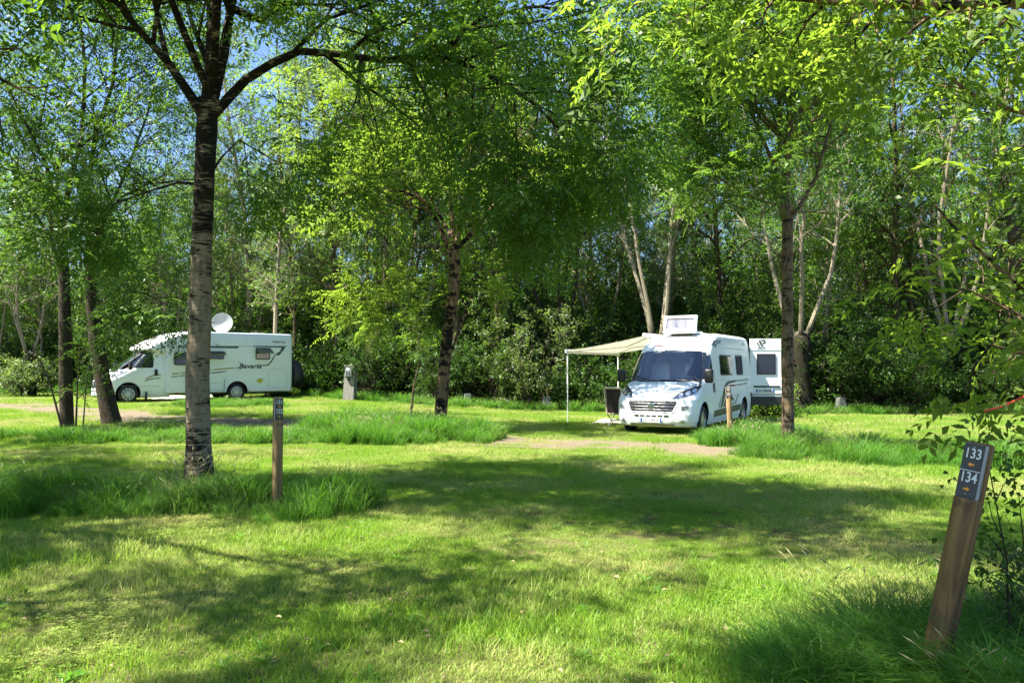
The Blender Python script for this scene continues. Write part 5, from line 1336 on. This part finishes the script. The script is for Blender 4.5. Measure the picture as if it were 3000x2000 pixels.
def lawn():
    rng = np.random.default_rng(3)
    objs = [blades(rng, 760, .24, .033, .0060, .8).build('lawn', M['grass']), blades(rng, 760, .24, .043, .0062, .7).build('lawn', M['grass']),
            blades(rng, 700, .24, .028, .0064, 1.0).build('lawn', M['grass']), blades(rng, 360, .24, .065, .0065, .6).build('lawn', M['grass']),
            clover(rng, 260, .24).build('lawn', M['grass'])]
    items = []; Y = 3.2
    while Y < 39:
        st = .27 if Y < 14 else .32
        hw = Y * .70 + 1.2
        for x in np.arange(-hw, hw, st):
            px = x + rng.uniform(-.12, .12); py = Y + rng.uniform(-.12, .12)
            d = in_track(px, py)
            edge = .95 + .75 * noise.noise(Vector((px * .9, py * .9, 1)))
            if d < edge:
                if not (d < .4 and noise.noise(Vector((px * .5, py * .5, 9))) > .0 and rng.random() < .5): continue
            bare = noise.noise(Vector((px * 1.9, py * 1.9, 22)))
            if bare > .56: continue
            n1 = noise.noise(Vector((px * .35, py * .35, 40)))
            i = int(rng.choice([0, 1, 2, 3], p=[.35, .3, .25, .1])) 
            sc = 1.0 + .5 * n1
            if rng.random() < .03: i = 3; sc *= 1.35
            if Y > 12: sc *= 1.15
            if Y > 22: sc *= 1.25
            items.append((px, py, terrain(px, py), 0, 0, rng.uniform(0, 6.28), sc, i))
            if noise.noise(Vector((px * .5, py * .5, 60))) > .30 and rng.random() < .35 and Y < 13:
                items.append((px, py, terrain(px, py), 0, 0, rng.uniform(0, 6.28), 1.0, 4))
        Y += st
    scatter('grass', objs, items, 'short mown grass of the camping meadow', 'grass')
lawn()
def weeds():
    """broad dandelion and plantain leaves scattered over the lawn"""
    rng = np.random.default_rng(9); objs = []
    for k in range(3):
        mb = MB()
        for j in range(7):
            a = j * .9 + rng.uniform(-.2, .2); L = rng.uniform(.07, .14); w = .018; e = rng.uniform(.3, 1.0)
            c, s = math.cos(a), math.sin(a); pts = [(0, 0, .01), (c * L * .5, s * L * .5, L * e * .6), (c * L, s * L, L * e * .75)]
            mb.add([pts[0], (pts[1][0] - s * w, pts[1][1] + c * w, pts[1][2]), pts[2], (pts[1][0] + s * w, pts[1][1] - c * w, pts[1][2])], [[0, 1, 2, 3]])
        objs.append(mb.build('weeds', M['tall']))
    items = []
    for _ in range(260):
        Y = 3.6 + 12 * rng.random() ** 1.3; x = rng.uniform(-Y * .7, Y * .7)
        if trackdist(x, Y) < 1.4: continue
        items.append((x, Y, terrain(x, Y), 0, 0, rng.uniform(0, 6.28), rng.uniform(.3, .75), int(rng.integers(0, 3))))
    scatter('weeds', objs, items, 'broad leaved weeds scattered in the mown grass', 'weeds')
weeds()
def fallen():
    rng = np.random.default_rng(19); mb = MB()
    for _ in range(260):
        Y = 3.6 + 11 * rng.random() ** 1.2; x = rng.uniform(-Y * .7, Y * .7); z = terrain(x, Y) + .03 + rng.uniform(0, .02); a = rng.uniform(0, 6.28); L = rng.uniform(.012, .03); w = L * .45
        c, s = math.cos(a), math.sin(a)
        mb.add([(x - c * L, Y - s * L, z), (x - s * w, Y + c * w, z + .01), (x + c * L, Y + s * L, z), (x + s * w, Y - c * w, z + .006)], [[0, 1, 2, 3]])
    m = simple('dry_leaf', (.30, .22, .11), .8, dirt=.4)
    tag(mb.build('fallen_leaves', m), 'small dry brown leaves lying in the mown grass', 'leaves', kind='stuff')
fallen()

def seedheads(rng, n, rad, h):
    mb = MB()
    for _ in range(n):
        a = rng.uniform(0, 6.28); r = rad * rng.random(); x, y = r * math.cos(a), r * math.sin(a); b = rng.uniform(0, 6.28); L = rng.uniform(.2, .6) * h; H = h * rng.uniform(.7, 1.1)
        P = [(x + math.cos(b) * L * t * t, y + math.sin(b) * L * t * t, H * (t - .15 * t ** 3)) for t in (0, .35, .7, .88, 1.0)]
        mb.tube(P[:4], [.0016, .0014, .0012, .001], 3, cap=False); mb.tube([P[3], [(p + q) / 2 for p, q in zip(P[3], P[4])], P[4]], [.001, .006, .001], 4, cap=False)
    return mb
def tall_patch(name, label, pts, h, n_extra=0, seed=1, mat='tall', lean=.55, heads=.15, w=.007, nb=130, droop=.25):
    """pts: list of (x, y, scale) clump positions"""
    rng = np.random.default_rng(seed)
    objs = [blades(rng, nb, .20, h, w, lean, 4, .35, droop, False).build(name, M[mat]), blades(rng, nb, .20, h * .85, w, lean * 1.5, 4, .4, droop * 1.3, False).build(name, M[mat]),
            seedheads(rng, 9, .2, h * 1.35).build(name, M['straw'])]
    items = []
    for (x, y, sc) in pts:
        items.append((x, y, terrain(x, y), 0, 0, rng.uniform(0, 6.28), sc * rng.uniform(.8, 1.15), int(rng.random() < .5)))
        if rng.random() < heads: items.append((x, y, terrain(x, y), 0, 0, rng.uniform(0, 6.28), sc, 2))
    return scatter(name, objs, items, label, 'grass')
def blob(rng, cx, cy, rx, ry, sp, edge=.55, inner=None):
    out = []
    for x in np.arange(cx - rx, cx + rx, sp):
        for y in np.arange(cy - ry, cy + ry, sp):
            q = ((x - cx) / rx) ** 2 + ((y - cy) / ry) ** 2 + .5 * noise.noise(Vector((x * .9, y * .9, 3)))
            if q < 1:
                s = 1.0 if q < edge else 1 - .55 * (q - edge) / (1 - edge)
                out.append((x + rng.uniform(-sp, sp) * .7, y + rng.uniform(-sp, sp) * .7, s * max(.35, .8 + .75 * noise.noise(Vector((x * 1.3, y * 1.3, 8))))))
    return out
def talls():
    rng = np.random.default_rng(77)
    a = blob(rng, -4.9, 9.35, 3.4, 1.15, .17) + blob(rng, -2.6, 8.75, .9, .8, .17)
    tall_patch('tall_grass', 'long shaded grass around the pale trunk and the post numbered 131 and 132', a, .40, seed=1, heads=.06)
    a = [(-3.9 + rng.normal(0, .22), 9.15 + rng.normal(0, .12), rng.uniform(.7, 1.2)) for _ in range(7)]
    tall_patch('tall_grass', 'pale arching grass stems in front of the foot of the pale trunk', a, .48, seed=2, mat='straw', lean=.8, nb=22, droop=.45, heads=1)
    a = blob(rng, -2.4, 17.6, 2.2, 1.7, .2) + blob(rng, -3.6, 18.8, 1.6, 1.0, .22)
    tall_patch('tall_grass', 'mound of long grass around the foot of the middle tree', a, .68, seed=3, w=.013)
    a = blob(rng, 6.2, 14.1, 2.0, .9, .2) + blob(rng, 7.9, 12.9, 2.8, .7, .2)
    tall_patch('tall_grass', 'band of long grass around the ridged trunk of the right tree', a, .50, seed=4, w=.011)
    a = blob(rng, 6.0, 18.3, 1.6, 1.0, .2) + blob(rng, 4.85, 16.75, .7, .5, .17)
    tall_patch('tall_grass', 'long bright grass around the post numbered 72 and 73 beside the white van', a, .42, seed=5, w=.012)
    a = blob(rng, 2.35, 3.75, 1.15, .75, .10) + blob(rng, 3.0, 4.1, .9, .6, .11)
    tall_patch('tall_grass', 'lush long grass around the foot of the leaning post numbered 133 and 134', a, .46, seed=6, w=.0075, lean=.85, heads=.02, nb=130)
    a = blob(rng, 1.9, 4.35, .55, .35, .16)
    tall_patch('tall_grass', 'thin dark grass with seed heads left of the near leaning post', a, .5, seed=7, w=.005, nb=14, heads=.12)
    a = blob(rng, 2.9, 4.25, .6, .5, .13)
    tall_patch('tall_grass', 'tall reedy grass right of the near leaning post', a, .62, seed=8, w=.007, nb=26, heads=.15)
    a = [q for q in blob(rng, -9, 17.2, 6.5, 1.2, .24) if noise.noise(Vector((q[0] * .6, q[1] * .9, 31))) > -.08] + blob(rng, -5.5, 16.9, 2.4, .6, .24) + blob(rng, -8.6, 19.0, 1.6, .7, .2)
    tall_patch('tall_grass', 'long grass along the near side of the dirt track below the two dark trees', a, .33, seed=9, w=.012)
    a = blob(rng, -9.9, 26.3, 2.2, .9, .24)
    tall_patch('tall_grass', 'bright uncut grass between the dirt track and the motorhome', a, .35, seed=10, w=.014)
    a = []
    for px in np.arange(-300, 3300, 14):
        Y = float(np.interp(px, (-300, 200, 800, 1000, 1300, 1600, 2300, 2600, 3300), (36, 37, 34.5, 32.5, 29.6, 30, 28, 28.2, 28)))
        for k in range(3):
            b = onground(px + rng.uniform(-8, 8), Y + rng.uniform(-.6, 1.6)); a.append((b.x, b.y, rng.uniform(.5, 1.3)))
    tall_patch('tall_grass', 'fringe of uncut grass and weeds where the meadow meets the wood', a, .42, seed=11, w=.016, nb=90)
talls()

# ------------------------------------------------------------------ camera, sun, sky
cam = bpy.data.cameras.new('camera'); co = bpy.data.objects.new('camera', cam); COL.objects.link(co)
cam.sensor_width = 36; cam.lens = 27; cam.clip_end = 3000; cam.clip_start = .05
co.location = (0, 0, CAMZ); co.rotation_euler = (R(90) + PITCH, 0, 0); scene.camera = co
EL = R(58); SD = Vector((-1, -.30, 0)).normalized() * math.cos(EL) + Vector((0, 0, math.sin(EL)))
sun = bpy.data.lights.new('sun', 'SUN'); so = bpy.data.objects.new('sun', sun); COL.objects.link(so)
sun.energy = 5.0; sun.angle = R(.55); sun.color = (1, .95, .86)
so.rotation_euler = (-SD).to_track_quat('-Z', 'Y').to_euler(); so.location = SD * 60
w = bpy.data.worlds.new('World'); scene.world = w; w.use_nodes = True; N = NT(w.node_tree); w.node_tree.nodes.clear()
sky = N.n('ShaderNodeTexSky', sky_type='NISHITA'); sky.sun_disc = False; sky.sun_elevation = EL; sky.sun_rotation = math.atan2(SD.x, SD.y)
tc = N.n('ShaderNodeTexCoord').outputs['Generated']
cl = ramp(N, noise_(N, mapping(N, tc, (1, 1, 1.8)), 3.2, 7, .6, .4), [(.60, (0, 0, 0)), (.76, (1, 1, 1))])
skyc = mixc(N, cl, mixc(N, .5, sky.outputs[0], (1.3, 2.9, 6.6)), (11, 11.3, 11.8))
bg = N.n('ShaderNodeBackground'); bg.inputs[1].default_value = .05; N.l(skyc, bg.inputs[0])
o = N.n('ShaderNodeOutputWorld'); N.l(bg.outputs[0], o.inputs[0])
scene.view_settings.view_transform = 'Standard'; scene.view_settings.look = 'None'; scene.view_settings.exposure = 2.2; scene.view_settings.gamma = 1
cy = scene.cycles; cy.max_bounces = 7; cy.diffuse_bounces = 3; cy.glossy_bounces = 2; cy.transmission_bounces = 4; cy.transparent_max_bounces = 8
cy.use_denoising = True; cy.caustics_reflective = False; cy.caustics_refractive = False; cy.sample_clamp_indirect = 2.5
scene.render.film_transparent = False
